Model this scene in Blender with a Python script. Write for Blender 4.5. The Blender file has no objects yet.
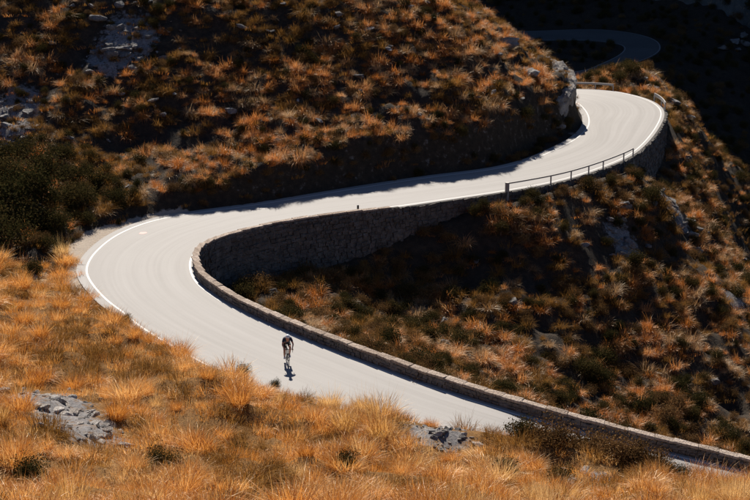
import bpy, bmesh, math, random
import numpy as np
from mathutils import Vector, Matrix, Euler

random.seed(7); RNG = np.random.default_rng(7)
SC = bpy.context.scene
COL = SC.collection

# ------------------------------------------------------------------ camera
CAM_Z, PITCH, LENS = 27.0, math.radians(17.0), 70.0
FPX = 750.0 * LENS / 36.0
cam_d = bpy.data.cameras.new('camera'); cam = bpy.data.objects.new('camera', cam_d); COL.objects.link(cam)
cam.location = (0, 0, CAM_Z); cam.rotation_euler = (math.pi / 2 - PITCH, 0, 0)
cam_d.lens = LENS; cam_d.sensor_width = 36; cam_d.clip_end = 3000
SC.camera = cam

# ------------------------------------------------------------------ sky, sun, exposure
SUN_EL, SUN_AZ = math.radians(41), math.radians(-7)      # azimuth from +Y, negative = to the left
world = bpy.data.worlds.new('World'); SC.world = world; world.use_nodes = True
wn = world.node_tree; wn.nodes.clear()
sky = wn.nodes.new('ShaderNodeTexSky'); sky.sky_type = 'NISHITA'; sky.sun_disc = False
sky.sun_elevation = SUN_EL; sky.sun_rotation = SUN_AZ
sky.altitude = 600; sky.air_density = 0.8; sky.dust_density = 0.2; sky.ozone_density = 6.0
bg = wn.nodes.new('ShaderNodeBackground'); bg.inputs[1].default_value = 0.06
wo = wn.nodes.new('ShaderNodeOutputWorld')
wn.links.new(sky.outputs[0], bg.inputs[0]); wn.links.new(bg.outputs[0], wo.inputs[0])
sun_d = bpy.data.lights.new('sun', 'SUN'); sun_d.energy = 5.0; sun_d.angle = math.radians(0.5); sun_d.color = (1.0, 0.93, 0.83)
sun = bpy.data.objects.new('sun', sun_d); COL.objects.link(sun)
sdir = Vector((math.sin(SUN_AZ) * math.cos(SUN_EL), math.cos(SUN_AZ) * math.cos(SUN_EL), math.sin(SUN_EL)))
sun.rotation_euler = sdir.to_track_quat('Z', 'Y').to_euler(); sun.location = (-60, 200, 200)
SC.view_settings.view_transform = 'Standard'; SC.view_settings.look = 'None'
SC.view_settings.gamma = 1.0; SC.view_settings.exposure = 0.72
SC.cycles.max_bounces = 4; SC.cycles.diffuse_bounces = 2; SC.cycles.glossy_bounces = 2; SC.cycles.transmission_bounces = 3; SC.cycles.transparent_max_bounces = 4

# ------------------------------------------------------------------ small helpers
def ray(u, v):
    a, b = (u - 375.0) / FPX, -(v - 250.0) / FPX
    cp, sp = math.cos(PITCH), math.sin(PITCH)
    return np.array([a, cp + b * sp, -sp + b * cp])
def at_z(u, v, z):
    d = ray(u, v); return np.array([0, 0, CAM_Z]) + d * ((z - CAM_Z) / d[2])
def at_y(u, v, y):
    d = ray(u, v); return np.array([0, 0, CAM_Z]) + d * (y / d[1])
def project(p):
    p = np.atleast_2d(p); cp, sp = math.cos(PITCH), math.sin(PITCH)
    dz = p[:, 2] - CAM_Z; dep = p[:, 1] * cp - dz * sp; up = p[:, 1] * sp + dz * cp
    return 375 + FPX * p[:, 0] / dep, 250 - FPX * up / dep, dep

def hash2(ix, iy, seed):
    n = (ix.astype(np.int64) * 374761393 + iy.astype(np.int64) * 668265263 + seed * 974711) & 0x7fffffff
    n = ((n ^ (n >> 13)) * 1274126177) & 0x7fffffff
    return ((n ^ (n >> 16)) & 0xffff) / 65535.0
def vnoise(x, y, seed=0):
    x = np.asarray(x, float); y = np.asarray(y, float)
    ix = np.floor(x); iy = np.floor(y); fx = x - ix; fy = y - iy
    fx = fx * fx * (3 - 2 * fx); fy = fy * fy * (3 - 2 * fy)
    a = hash2(ix, iy, seed); b = hash2(ix + 1, iy, seed); c = hash2(ix, iy + 1, seed); d = hash2(ix + 1, iy + 1, seed)
    return (a + (b - a) * fx) * (1 - fy) + (c + (d - c) * fx) * fy
def fbm(x, y, seed=0, o=4):
    s = 0; a = 0.5
    for k in range(o):
        s = s + a * (vnoise(x * 2 ** k + 13.7 * k, y * 2 ** k - 7.1 * k, seed + k) - 0.5); a *= 0.5
    return s * 2
def smooth(t): t = np.clip(t, 0, 1); return t * t * (3 - 2 * t)

def new_mesh(name, verts, faces, mat=None, smooth_shade=False):
    me = bpy.data.meshes.new(name); me.from_pydata([tuple(map(float, v)) for v in verts], [], faces)
    if mat: me.materials.append(mat)
    if smooth_shade: me.polygons.foreach_set('use_smooth', [True] * len(me.polygons))
    me.update(); return me
def add(name, data, parent=None, loc=None, label=None, cat=None, group=None, kind=None):
    o = bpy.data.objects.new(name, data); COL.objects.link(o)
    if parent: o.parent = parent
    if loc is not None: o.location = tuple(map(float, loc))
    if label: o['label'] = label
    if cat: o['category'] = cat
    if group: o['group'] = group
    if kind: o['kind'] = kind
    return o
class MB:
    """collects shapes into one mesh"""
    def __init__(s): s.v = []; s.f = []
    def raw(s, v, f):
        n = len(s.v); s.v += [tuple(p) for p in v]; s.f += [tuple(i + n for i in q) for q in f]
    def box(s, c, ex, ey, ez, jit=0.0):
        c, ex, ey, ez = (np.array(q, float) for q in (c, ex, ey, ez)); vs = []
        for a in (-1, 1):
            for b in (-1, 1):
                for d in (-1, 1):
                    p = c + a * ex + b * ey + d * ez
                    if jit: p = p + RNG.uniform(-jit, jit, 3)
                    vs.append(p)
        s.raw(vs, [(0, 1, 3, 2), (4, 6, 7, 5), (0, 4, 5, 1), (2, 3, 7, 6), (0, 2, 6, 4), (1, 5, 7, 3)])
    def tube(s, pts, r, n=8, caps=True):
        pts = [np.array(p, float) for p in pts]; rs = r if hasattr(r, '__len__') else [r] * len(pts)
        rings = []
        for i, p in enumerate(pts):
            t = pts[min(i + 1, len(pts) - 1)] - pts[max(i - 1, 0)]; t = t / (np.linalg.norm(t) + 1e-9)
            a = np.cross(t, [0, 0, 1.0]) if abs(t[2]) < .9 else np.cross(t, [1.0, 0, 0]); a /= np.linalg.norm(a); b = np.cross(t, a)
            rings.append([p + rs[i] * (a * math.cos(2 * math.pi * k / n) + b * math.sin(2 * math.pi * k / n)) for k in range(n)])
        f = []
        for i in range(len(pts) - 1):
            for k in range(n): f.append((i * n + k, i * n + (k + 1) % n, (i + 1) * n + (k + 1) % n, (i + 1) * n + k))
        if caps: f += [tuple(range(n))[::-1], tuple((len(pts) - 1) * n + k for k in range(n))]
        s.raw([q for rg in rings for q in rg], f)
    def ring(s, c, ax, R, r, n=32, m=6):
        c = np.array(c, float); ax = np.array(ax, float); a = np.cross(ax, [0, 0, 1.0]); a /= np.linalg.norm(a); b = np.cross(ax, a); vs = []; f = []
        for i in range(n):
            d = a * math.cos(2 * math.pi * i / n) + b * math.sin(2 * math.pi * i / n)
            for k in range(m): vs.append(c + d * (R + r * math.cos(2 * math.pi * k / m)) + ax * r * math.sin(2 * math.pi * k / m))
        for i in range(n):
            for k in range(m): f.append((i * m + k, ((i + 1) % n) * m + k, ((i + 1) % n) * m + (k + 1) % m, i * m + (k + 1) % m))
        s.raw(vs, f)
    def mesh(s, name, mat, sm=False): return new_mesh(name, s.v, s.f, mat, sm)

# ------------------------------------------------------------------ materials
def mat_new(name):
    m = bpy.data.materials.new(name); m.use_nodes = True; nt = m.node_tree; nt.nodes.clear()
    out = nt.nodes.new('ShaderNodeOutputMaterial'); return m, nt, out
def N(nt, t, **kw):
    n = nt.nodes.new(t)
    for k, v in kw.items():
        if k.startswith('_'): setattr(n, k[1:], v)
        else: n.inputs[k.replace('__', ' ')].default_value = v
    return n
def ramp(nt, stops, src=None):
    r = nt.nodes.new('ShaderNodeValToRGB'); e = r.color_ramp.elements
    while len(e) < len(stops): e.new(0.5)
    for q, (p, c) in zip(e, stops): q.position = p; q.color = (*c, 1)
    if src is not None: nt.links.new(src, r.inputs[0])
    return r
def mix(nt, fac, a, b, mode='MIX'):
    m = nt.nodes.new('ShaderNodeMix'); m.data_type = 'RGBA'; m.blend_type = mode
    if isinstance(fac, float): m.inputs[0].default_value = fac
    else: nt.links.new(fac, m.inputs[0])
    for i, c in ((6, a), (7, b)):
        if isinstance(c, tuple): m.inputs[i].default_value = (*c, 1)
        else: nt.links.new(c, m.inputs[i])
    return m.outputs[2]
def noise(nt, scale, detail=6, rough=0.6, vec=None, out=0):
    n = N(nt, 'ShaderNodeTexNoise', Scale=scale, Detail=detail, Roughness=rough)
    if vec is not None: nt.links.new(vec, n.inputs['Vector'])
    return n.outputs[out]
def geo_pos(nt): return nt.nodes.new('ShaderNodeNewGeometry').outputs['Position']
def bump(nt, h, strength, dist):
    b = N(nt, 'ShaderNodeBump', Strength=strength, Distance=dist); nt.links.new(h, b.inputs['Height']); return b.outputs[0]
def bsdf(nt, out, col, rough=0.9, nrm=None, spec=0.3, metal=0.0):
    p = N(nt, 'ShaderNodeBsdfPrincipled', Roughness=rough, Metallic=metal); p.inputs['Specular IOR Level'].default_value = spec
    if isinstance(col, tuple): p.inputs['Base Color'].default_value = (*col, 1)
    else: nt.links.new(col, p.inputs['Base Color'])
    if nrm is not None: nt.links.new(nrm, p.inputs['Normal'])
    nt.links.new(p.outputs[0], out.inputs[0]); return p
def plain(name, col, rough=0.5, spec=0.4, metal=0.0, var=0.12):
    m, nt, out = mat_new(name); n = noise(nt, 9.0, 4)
    c = ramp(nt, [(0.3, tuple(x * (1 - var) for x in col)), (0.7, tuple(min(1, x * (1 + var)) for x in col))], n)
    bsdf(nt, out, c.outputs[0], rough, None, spec, metal); return m

def mat_terrain():
    m, nt, out = mat_new('hillside_soil'); p = geo_pos(nt)
    n1 = noise(nt, 0.35, 7, .6, p); n2 = noise(nt, 2.3, 8, .7, p); n3 = noise(nt, 9.0, 6, .7, p)
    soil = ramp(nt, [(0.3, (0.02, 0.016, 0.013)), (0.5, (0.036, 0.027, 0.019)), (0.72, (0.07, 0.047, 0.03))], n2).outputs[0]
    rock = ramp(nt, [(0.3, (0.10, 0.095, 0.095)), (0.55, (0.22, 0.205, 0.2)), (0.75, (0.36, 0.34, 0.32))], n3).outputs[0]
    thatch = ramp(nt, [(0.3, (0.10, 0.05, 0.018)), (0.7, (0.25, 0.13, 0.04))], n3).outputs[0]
    dirt = ramp(nt, [(0.3, (0.27, 0.22, 0.17)), (0.5, (0.4, 0.34, 0.28)), (0.7, (0.3, 0.2, 0.12))], n3).outputs[0]
    att = nt.nodes.new('ShaderNodeVertexColor'); att.layer_name = 'mask'
    sep = nt.nodes.new('ShaderNodeSeparateColor'); nt.links.new(att.outputs[0], sep.inputs[0])
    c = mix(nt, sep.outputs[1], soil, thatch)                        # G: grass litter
    def gate(chan, nz, lo):
        mm = N(nt, 'ShaderNodeMath', _operation='MULTIPLY_ADD'); nt.links.new(chan, mm.inputs[0]); mm.inputs[1].default_value = 1.3
        a = N(nt, 'ShaderNodeMath', _operation='SUBTRACT'); nt.links.new(nz, a.inputs[0]); a.inputs[1].default_value = lo
        nt.links.new(a.outputs[0], mm.inputs[2]); r = N(nt, 'ShaderNodeMapRange'); r.inputs[1].default_value = .42; r.inputs[2].default_value = .58
        nt.links.new(mm.outputs[0], r.inputs[0]); return r.outputs[0]
    c = mix(nt, gate(sep.outputs[0], n2, 0.55), c, rock)             # R: rock
    c = mix(nt, gate(sep.outputs[2], n2, 0.5), c, dirt)              # B: shoulder dirt
    bsdf(nt, out, c, .95, bump(nt, mix(nt, .5, n2, n3), 0.9, .18), .15); return m
def mat_rock(name, stops, scale=1.0, coords='Object'):
    m, nt, out = mat_new(name); tc = nt.nodes.new('ShaderNodeTexCoord').outputs[coords]
    n1 = noise(nt, 1.7 * scale, 9, .68, tc); n2 = noise(nt, 7 * scale, 8, .7, tc)
    v = N(nt, 'ShaderNodeTexVoronoi', Scale=3.2 * scale, _feature='DISTANCE_TO_EDGE'); nt.links.new(tc, v.inputs['Vector'])
    c = ramp(nt, stops, n1).outputs[0]
    oi = nt.nodes.new('ShaderNodeObjectInfo'); c = mix(nt, .75, c, ramp(nt, [(0.0, (0.55, 0.5, 0.46)), (0.5, (0.8, 0.78, 0.75)), (1.0, (1, 1, 1))], oi.outputs['Random']).outputs[0], 'MULTIPLY')
    lich = ramp(nt, [(0.55, (0, 0, 0)), (0.68, (1, 1, 1))], n2)
    c = mix(nt, lich.outputs[0], c, (0.20, 0.15, 0.10))
    h = mix(nt, .5, n1, n2); h2 = ramp(nt, [(0, (0, 0, 0)), (0.12, (1, 1, 1))], v.outputs[0]).outputs[0]
    bsdf(nt, out, c, .92, bump(nt, mix(nt, .35, h, h2), .8, .12), .2); return m
def mat_road():
    m, nt, out = mat_new('pale_asphalt'); p = geo_pos(nt)
    uv = nt.nodes.new('ShaderNodeUVMap'); uv.uv_map = 'road'
    sp = nt.nodes.new('ShaderNodeSeparateXYZ'); nt.links.new(uv.outputs[0], sp.inputs[0])
    # wandering tyre streaks along the road: stretched noise over (across, along)
    mp = N(nt, 'ShaderNodeMapping'); mp.inputs['Scale'].default_value = (1.2, 0.035, 1); nt.links.new(uv.outputs[0], mp.inputs[0])
    mp2 = N(nt, 'ShaderNodeMapping'); mp2.inputs['Scale'].default_value = (4.5, 0.09, 1); mp2.inputs['Location'].default_value = (7, 3, 0); nt.links.new(uv.outputs[0], mp2.inputs[0])
    st = noise(nt, 1.0, 1.5, .5, mp.outputs[0]); st2 = noise(nt, 1.0, 1.5, .5, mp2.outputs[0]); n1 = noise(nt, .14, 6, .6, p); n2 = noise(nt, 1.1, 8, .7, p); n3 = noise(nt, 60, 3, .7, p)
    c = ramp(nt, [(0.32, (0.2, 0.185, 0.173)), (0.5, (0.265, 0.247, 0.233)), (0.68, (0.335, 0.316, 0.3))], st).outputs[0]
    c = mix(nt, .35, c, ramp(nt, [(0.32, (0.19, 0.175, 0.163)), (0.68, (0.33, 0.31, 0.293))], st2).outputs[0])
    c = mix(nt, .2, c, ramp(nt, [(0.3, (0.19, 0.172, 0.158)), (0.7, (0.30, 0.28, 0.262))], n1).outputs[0])
    c = mix(nt, .07, c, ramp(nt, [(0.3, (0.3, 0.28, 0.262)), (0.55, (0.24, 0.222, 0.206)), (0.72, (0.12, 0.11, 0.1))], n2).outputs[0])
    c = mix(nt, .25, c, ramp(nt, [(0.3, (0.14, 0.13, 0.12)), (0.7, (0.38, 0.36, 0.34))], n3).outputs[0])
    rr = ramp(nt, [(0.3, (0.66, 0.66, 0.66)), (0.7, (0.7, 0.7, 0.7))], st)
    b = bsdf(nt, out, c, .6, bump(nt, n3, .3, .01), .2); nt.links.new(rr.outputs[0], b.inputs['Roughness']); return m
def mat_paint(name, col):
    m, nt, out = mat_new(name); p = geo_pos(nt); n = noise(nt, 4, 7, .7, p)
    c = ramp(nt, [(0.28, (0.4, 0.38, 0.35)), (0.42, col)], n).outputs[0]
    bsdf(nt, out, c, .6, None, .35); return m
def mat_grass(name, stops, trans=0.45, gloss=.05):
    m, nt, out = mat_new(name)
    vc = nt.nodes.new('ShaderNodeVertexColor'); vc.layer_name = 'tint'
    sp = nt.nodes.new('ShaderNodeSeparateColor'); nt.links.new(vc.outputs[0], sp.inputs[0])
    oi = nt.nodes.new('ShaderNodeObjectInfo'); loc = noise(nt, .16, 3, .6, oi.outputs['Location'])
    a = N(nt, 'ShaderNodeMath', _operation='MULTIPLY'); nt.links.new(sp.outputs[0], a.inputs[0]); a.inputs[1].default_value = .45
    b = N(nt, 'ShaderNodeMath', _operation='MULTIPLY_ADD'); nt.links.new(oi.outputs['Random'], b.inputs[0]); b.inputs[1].default_value = .3; nt.links.new(a.outputs[0], b.inputs[2])
    d = N(nt, 'ShaderNodeMath', _operation='MULTIPLY_ADD'); nt.links.new(loc, d.inputs[0]); d.inputs[1].default_value = .5; nt.links.new(b.outputs[0], d.inputs[2])
    c = ramp(nt, stops, d.outputs[0]).outputs[0]
    df = nt.nodes.new('ShaderNodeBsdfDiffuse'); tr = nt.nodes.new('ShaderNodeBsdfTranslucent'); gl = N(nt, 'ShaderNodeBsdfGlossy', Roughness=.45)
    nt.links.new(c, df.inputs[0]); nt.links.new(c, tr.inputs[0]); gl.inputs[0].default_value = (.8, .75, .65, 1)
    m1 = N(nt, 'ShaderNodeMixShader', Fac=trans); nt.links.new(df.outputs[0], m1.inputs[1]); nt.links.new(tr.outputs[0], m1.inputs[2])
    m2 = N(nt, 'ShaderNodeMixShader', Fac=gloss); nt.links.new(m1.outputs[0], m2.inputs[1]); nt.links.new(gl.outputs[0], m2.inputs[2])
    nt.links.new(m2.outputs[0], out.inputs[0]); return m

M_TERR = mat_terrain()
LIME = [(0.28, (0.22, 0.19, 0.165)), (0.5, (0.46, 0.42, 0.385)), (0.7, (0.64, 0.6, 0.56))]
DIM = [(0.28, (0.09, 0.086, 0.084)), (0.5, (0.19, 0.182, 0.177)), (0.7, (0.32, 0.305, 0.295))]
M_ROCK = mat_rock('limestone', LIME)
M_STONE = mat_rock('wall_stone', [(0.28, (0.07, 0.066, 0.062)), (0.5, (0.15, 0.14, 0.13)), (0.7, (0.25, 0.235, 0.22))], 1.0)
M_COPING = mat_rock('coping_stone', [(0.28, (0.26, 0.2, 0.16)), (0.5, (0.41, 0.33, 0.27)), (0.7, (0.52, 0.43, 0.36))], 1.6)
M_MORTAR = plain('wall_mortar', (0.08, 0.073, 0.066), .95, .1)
M_ROAD = mat_road()
M_SHADEROAD = plain('shaded_asphalt', (0.10, 0.098, 0.095), .85, .15)  # far road asphalt, the mountain's shade put into its colour
M_SHADELINE = mat_paint('shaded_road_paint', (0.22, 0.215, 0.21))  # far edge lines: white paint darkened, shade painted into the colour
M_LINE = mat_paint('white_road_paint', (0.52, 0.5, 0.475))
M_RED = mat_paint('red_spray_paint', (0.45, 0.2, 0.17))
M_RAIL = plain('weathered_rail', (0.30, 0.27, 0.24), .6, .4)
M_PALERAIL = plain('pale_rail', (0.36, 0.33, 0.30), .5, .4)
M_GOLD = mat_grass('golden_grass', [(0.15, (0.11, 0.045, 0.01)), (0.4, (0.42, 0.15, 0.022)), (0.6, (0.67, 0.28, 0.048)), (0.85, (0.82, 0.5, 0.19))], .5)
M_STRAW = mat_grass('straw_grass', [(0.15, (0.30, 0.14, 0.04)), (0.45, (0.56, 0.29, 0.07)), (0.85, (0.82, 0.55, 0.24))], .5)
M_OLIVE = mat_grass('olive_brown_grass', [(0.15, (0.05, 0.03, 0.01)), (0.45, (0.17, 0.08, 0.018)), (0.85, (0.36, 0.18, 0.045))], .4, .01)
M_RUST = mat_grass('rusty_grass', [(0.12, (0.08, 0.04, 0.014)), (0.42, (0.36, 0.11, 0.017)), (0.62, (0.58, 0.21, 0.04)), (0.88, (0.72, 0.4, 0.17))], .45)
M_PALE = mat_grass('grey_straw_grass', [(0.12, (0.13, 0.07, 0.03)), (0.5, (0.38, 0.20, 0.08)), (0.88, (0.6, 0.41, 0.23))], .45)
M_BROWN = mat_grass('brown_grass', [(0.12, (0.07, 0.045, 0.02)), (0.45, (0.21, 0.10, 0.03)), (0.65, (0.33, 0.17, 0.06)), (0.88, (0.48, 0.31, 0.16))], .45)
M_LEAF = mat_grass('dark_leaves', [(0.15, (0.016, 0.018, 0.007)), (0.5, (0.036, 0.034, 0.012)), (0.8, (0.085, 0.06, 0.022))], .2, 0.0)
M_DRYLEAF = mat_grass('brown_leaves', [(0.15, (0.03, 0.024, 0.012)), (0.5, (0.10, 0.055, 0.022)), (0.8, (0.21, 0.12, 0.05))], .2, 0.0)
M_BARK = plain('bark', (0.11, 0.08, 0.06), .95, .1)

# ------------------------------------------------------------------ the road: stations traced as (inner edge, outer edge)
def norm2(v): return v / (np.linalg.norm(v) + 1e-9)
ST = []     # inner xyz, outer xyz, drop inside, bank outside, bank shoulder, bank run
near_px = [(900, 510, -3.4), (820, 491, -2.6), (760, 476, -2.0), (720, 466, -1.65), (665, 453, -1.2), (600, 437, -.65), (530, 418, -.15), (500, 409, 0), (430, 387, 0), (352, 358.5, 0), (302, 339, 0), (262, 322, 0), (228, 305, 0)]
near_w = [at_z(*p) for p in near_px]
for i, p in enumerate(near_w):
    t = norm2((near_w[min(i + 1, len(near_w) - 1)] - near_w[max(i - 1, 0)])[:2]); n = np.array([-t[1], t[0]])   # left of travel
    w = [6.2, 6.2, 6.2, 6.2, 6.2, 6.2, 6.2, 6.2, 6.2, 6.1, 6.0, 5.8, 5.7][i]
    ST.append((p, np.array([p[0] + n[0] * w, p[1] + n[1] * w, p[2]])))
pairs = [((208, 291.5), (122, 312)), ((196, 281), (104, 299)), ((190.5, 267), (85.5, 276)), ((193, 256), (88, 261)), ((199, 250.5), (98, 248.5)), ((206, 246), (114, 236)),
         ((216, 240.6), (138, 225)), ((231, 235.5), (170, 216.5)), ((256, 228), (215, 210)), ((293, 220), (265, 203.5)), ((360, 211), (345, 190)),
         ((400, 206), (390, 183)), ((444, 199.5), (437, 176)), ((500, 191.5), (492, 169.5)), ((550, 182.5), (530, 160)), ((580, 174.5), (551, 151)),
         ((606, 165.5), (570, 142)), ((631, 154.5), (581, 134)), ((648, 139), (587.5, 126.5)), ((659, 123), (588.5, 119.5)), ((662, 110.5), (586.5, 113)),
         ((650, 100.5), (582, 107)), ((626, 93.5), (575, 101.5))]
for a, b in pairs: ST.append((at_z(*a, 0), at_z(*b, 0)))
ST += [(at_z(602, 90, -.2), at_z(562, 98, -.2)), (at_z(572, 89, -.5), at_z(545, 96, -.5)), (at_z(510, 89, -1.2), at_z(500, 95.5, -1.2)), (at_z(400, 90, -2.5), at_z(400, 96, -2.5)), (at_z(250, 90, -4), at_z(250, 96, -4)), (at_z(60, 91, -6), at_z(60, 97, -6))]
#        near branch (13)                                         hairpin ...                       upper branch                             far bend                           behind
DROP = [-.5] * 9 + [-.45, -.5, -1.1, -2.0] + [-2.8, -3.3, -3.6, -3.7, -3.7, -3.8, -3.8, -3.9, -3.9, -3.8, -3.2, -2.2, -1.3, -.7, -.35, -.35, -.4, -2.0, -3.6, -3.2, -1.2, -.5, -.4] + [-.5, -.8, -1, -1, -1, -1]
BANK = [3.0] * 4 + [3.0, 3.1, 2.9, 2.4, 1.75, 1.3, 1.15, 1.3, 1.3] + [.9, .65, .5, .5, .6, .7, 1.0, 1.4, 1.8, 2.3, 2.8, 3.0, 3.0, 2.9, 2.9, 3.0, 3.2, 3.6, 4.2, 4.2, 4.0, 4.0, 4.0] + [4.0, 4, 4.5, 5, 5, 5]
SHLD = [.15] * 13 + [.3, .6, 1.4, 1.8, 2.2, 2.2, 1.2, .7, .5, .45, .45, .45, .45, .45, .45, .5, .5, .5, .6, .6, .6, .6, .6] + [.6] * 6
RUN = [2.0] * 13 + [2.2, 2.0, 2.0, 2.0, 2, 2, 2, 1.5, 1.3, 1.2, 1.1, 1.1, 1.1, 1.1, 1.1, 1.1, 1.6, 1.6, 1.6, 1.6, 1.6, 1.8, 2] + [2.5] * 6
K = 14
def catmull(P, k):
    P = np.array(P, float); out = []
    Q = np.vstack([2 * P[0] - P[1], P, 2 * P[-1] - P[-2]])
    for i in range(1, len(Q) - 2):
        p0, p1, p2, p3 = Q[i - 1], Q[i], Q[i + 1], Q[i + 2]
        for j in range(k):
            t = j / k
            out.append(.5 * (2 * p1 + (p2 - p0) * t + (2 * p0 - 5 * p1 + 4 * p2 - p3) * t * t + (3 * p1 - p0 - 3 * p2 + p3) * t ** 3))
    out.append(Q[-2]); return np.array(out)
def blur(P, n):
    for _ in range(n): P[1:-1] = .25 * P[:-2] + .5 * P[1:-1] + .25 * P[2:]
    return P
def lin(vals): return np.interp(np.arange((len(vals) - 1) * K + 1) / K, np.arange(len(vals)), vals)
INN = blur(catmull([s[0] for s in ST], K), 40); OUT = blur(catmull([s[1] for s in ST], K), 40)
CEN = (INN + OUT) / 2
DROPS, BANKS, SHLDS, RUNS = (blur(lin(v), 10) for v in (DROP, BANK, SHLD, RUN))
ARC = np.concatenate([[0], np.cumsum(np.linalg.norm(np.diff(CEN, axis=0), axis=1))])
TAN = np.gradient(CEN[:, :2], axis=0); TAN /= np.linalg.norm(TAN, axis=1)[:, None]
LEFT = np.stack([-TAN[:, 1], TAN[:, 0]], 1)
HALF = .5 * np.linalg.norm((OUT - INN)[:, :2], axis=1)
def st_idx(s): return int(round(s * K))

FAR_Z = -12.0
far_pairs = [((380, 76), (380, 83)), ((480, 76), (480, 84)), ((574, 72), (560, 84)), ((598, 64.5), (596, 76.5)), ((614, 57.5), (634, 63)), ((622, 52), (653, 56)), ((624, 47.5), (661.5, 48)), ((617, 43.5), (654, 38.5)), ((590, 40), (625, 31.5)), ((550, 40), (590, 29)), ((510, 40), (545, 30.5)), ((470, 41), (490, 32)), ((400, 43), (400, 35)), ((250, 46), (250, 38))]
FIN = blur(catmull([at_z(*a, FAR_Z) for a, b in far_pairs], K), 30); FOU = blur(catmull([at_z(*b, FAR_Z) for a, b in far_pairs], K), 30)
FCEN = (FIN + FOU) / 2; FHALF = .5 * np.linalg.norm((FOU - FIN)[:, :2], axis=1)

# ------------------------------------------------------------------ terrain: two smooth surfaces, outside and inside of the road
def tps_fit(P, lam=0.02):
    P = np.array(P, float); n = len(P); X = P[:, :2] / 50
    r = np.linalg.norm(X[:, None] - X[None], axis=2); Kk = np.where(r > 0, r * r * np.log(r + 1e-12), 0) + lam * .01 * np.eye(n)
    A = np.zeros((n + 3, n + 3)); A[:n, :n] = Kk; A[:n, n] = 1; A[:n, n + 1:] = X; A[n, :n] = 1; A[n + 1:, :n] = X.T
    w = np.linalg.solve(A, np.concatenate([P[:, 2], [0, 0, 0]])); return X, w
def tps_eval(f, x, y):
    X, w = f; n = len(X); out = np.empty(len(x))
    for i in range(0, len(x), 20000):
        q = np.stack([x[i:i + 20000], y[i:i + 20000]], 1) / 50
        r2 = ((q[:, None] - X[None]) ** 2).sum(2); out[i:i + 20000] = (.5 * r2 * np.log(r2 + 1e-12)) @ w[:n] + w[n] + q @ w[n + 1:]
    return out
P_OUT = [tuple(at_y(u, v, h)) for u, v, h in [
    # hill above the upper branch
    (0, 0, 119), (100, 0, 119), (200, 0, 119), (300, 0, 120.5), (400, 0, 123.5), (-150, 0, 118), (0, 50, 115), (100, 50, 115), (200, 50, 115), (300, 45, 116), (400, 40, 118.5),
    (0, 100, 110), (100, 100, 110), (200, 100, 110.5), (300, 90, 112), (400, 80, 114), (500, 80, 118.5), (450, 22, 122.5), (500, 46, 125), (545, 67, 127.5), (0, 150, 104), (100, 150, 105), (200, 150, 105), (300, 130, 107.5),
    (0, 200, 95), (40, 235, 88), (-150, 100, 110), (-150, 200, 92),
    # foreground slope
    (0, 262, 79.5), (0, 300, 70), (0, 350, 60), (0, 400, 51), (0, 450, 43), (0, 500, 37), (100, 330, 69), (100, 400, 53), (100, 500, 38), (200, 370, 62), (200, 420, 52), (200, 500, 38.5),
    (-150, 262, 74), (-150, 400, 47), (300, 440, 51), (300, 500, 39.5), (400, 440, 53), (400, 500, 41.5), (500, 450, 53), (500, 500, 43), (600, 470, 50), (600, 500, 44.5), (700, 490, 47.5), (750, 500, 46.5), (850, 520, 44)]]
P_OUT += [(0, 0, 25), (-30, 0, 26), (30, 0, 22), (0, 20, 15.2), (-25, 20, 16.5), (20, 20, 12.5), (45, 30, 4), (60, 0, 14), (-60, 60, 12), (-70, 100, 14),
          (-60, 130, 19), (-20, 128, 13), (0, 131, 12), (9, 133, 9.0), (0, 138, 8), (-20, 138, 10), (-50, 140, 15)]
for i in range(0, len(CEN), 7):
    n = LEFT[i]; d = SHLDS[i] + RUNS[i]
    P_OUT.append((OUT[i, 0] + n[0] * d, OUT[i, 1] + n[1] * d, OUT[i, 2] + BANKS[i]))
F_OUT = tps_fit(P_OUT)
P_IN = [tuple(at_y(u, v, h)) for u, v, h in [
    (260, 285, 90), (300, 300, 89), (330, 280, 93), (400, 260, 97.5), (400, 330, 91), (480, 250, 98.5), (480, 330, 90.5), (560, 250, 99.5), (560, 330, 91.5), (620, 240, 103), (620, 300, 97), (620, 370, 91), (700, 300, 101), (700, 370, 92), (700, 250, 110),
    (760, 300, 105), (760, 390, 92), (738, 258, 116), (708, 190, 128), (690, 150, 136), (670, 200, 112), (655, 230, 106), (690, 118, 143), (665, 80, 152), (640, 68, 156), (610, 72, 153), (600, 82, 149), (640, 90, 146)]]
P_IN += [(34.8, 144, -7.5), (35.5, 150, -8.5), (33.6, 136, -9.5), (32.6, 129, -11), (31.8, 122, -12), (36, 160, -10), (30, 175, -11), (36.5, 140, -13), (35.5, 128, -17), (38.5, 150, -10), (34.5, 120, -17), (36, 118, -17), (43, 110, -21), (46, 125, -27), (45, 150, -19), (50, 135, -28), (48, 100, -20), (55, 90, -18), (62, 75, -12), (20, 165, -8), (0, 165, -9), (-30, 170, -10), (60, 190, -22), (70, 120, -32), (75, 160, -32), (80, 90, -28), (-60, 200, -12), (0, 200, -12.4), (20, 240, -11), (-60, 250, -11), (60, 260, -10), (40, 285, -8), (0, 290, -8), (-60, 290, -8), (70, 230, -18)]
for i in range(0, len(CEN), 5):
    n = -LEFT[i]
    P_IN.append((INN[i, 0] + n[0] * .6, INN[i, 1] + n[1] * .6, INN[i, 2] + DROPS[i]))
for i in range(len(near_px) * K - K - 5): 
    if i % 8 == 0:
        n = -LEFT[i]; P_IN.append((INN[i, 0] + n[0] * 4, INN[i, 1] + n[1] * 4, INN[i, 2] + DROPS[i] - 1.2)); P_IN.append((INN[i, 0] + n[0] * 9, INN[i, 1] + n[1] * 9, INN[i, 2] + DROPS[i] - 5.0 * min(1, .35 + max(0, (INN[i, 0] + 8) / 20))))
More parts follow.
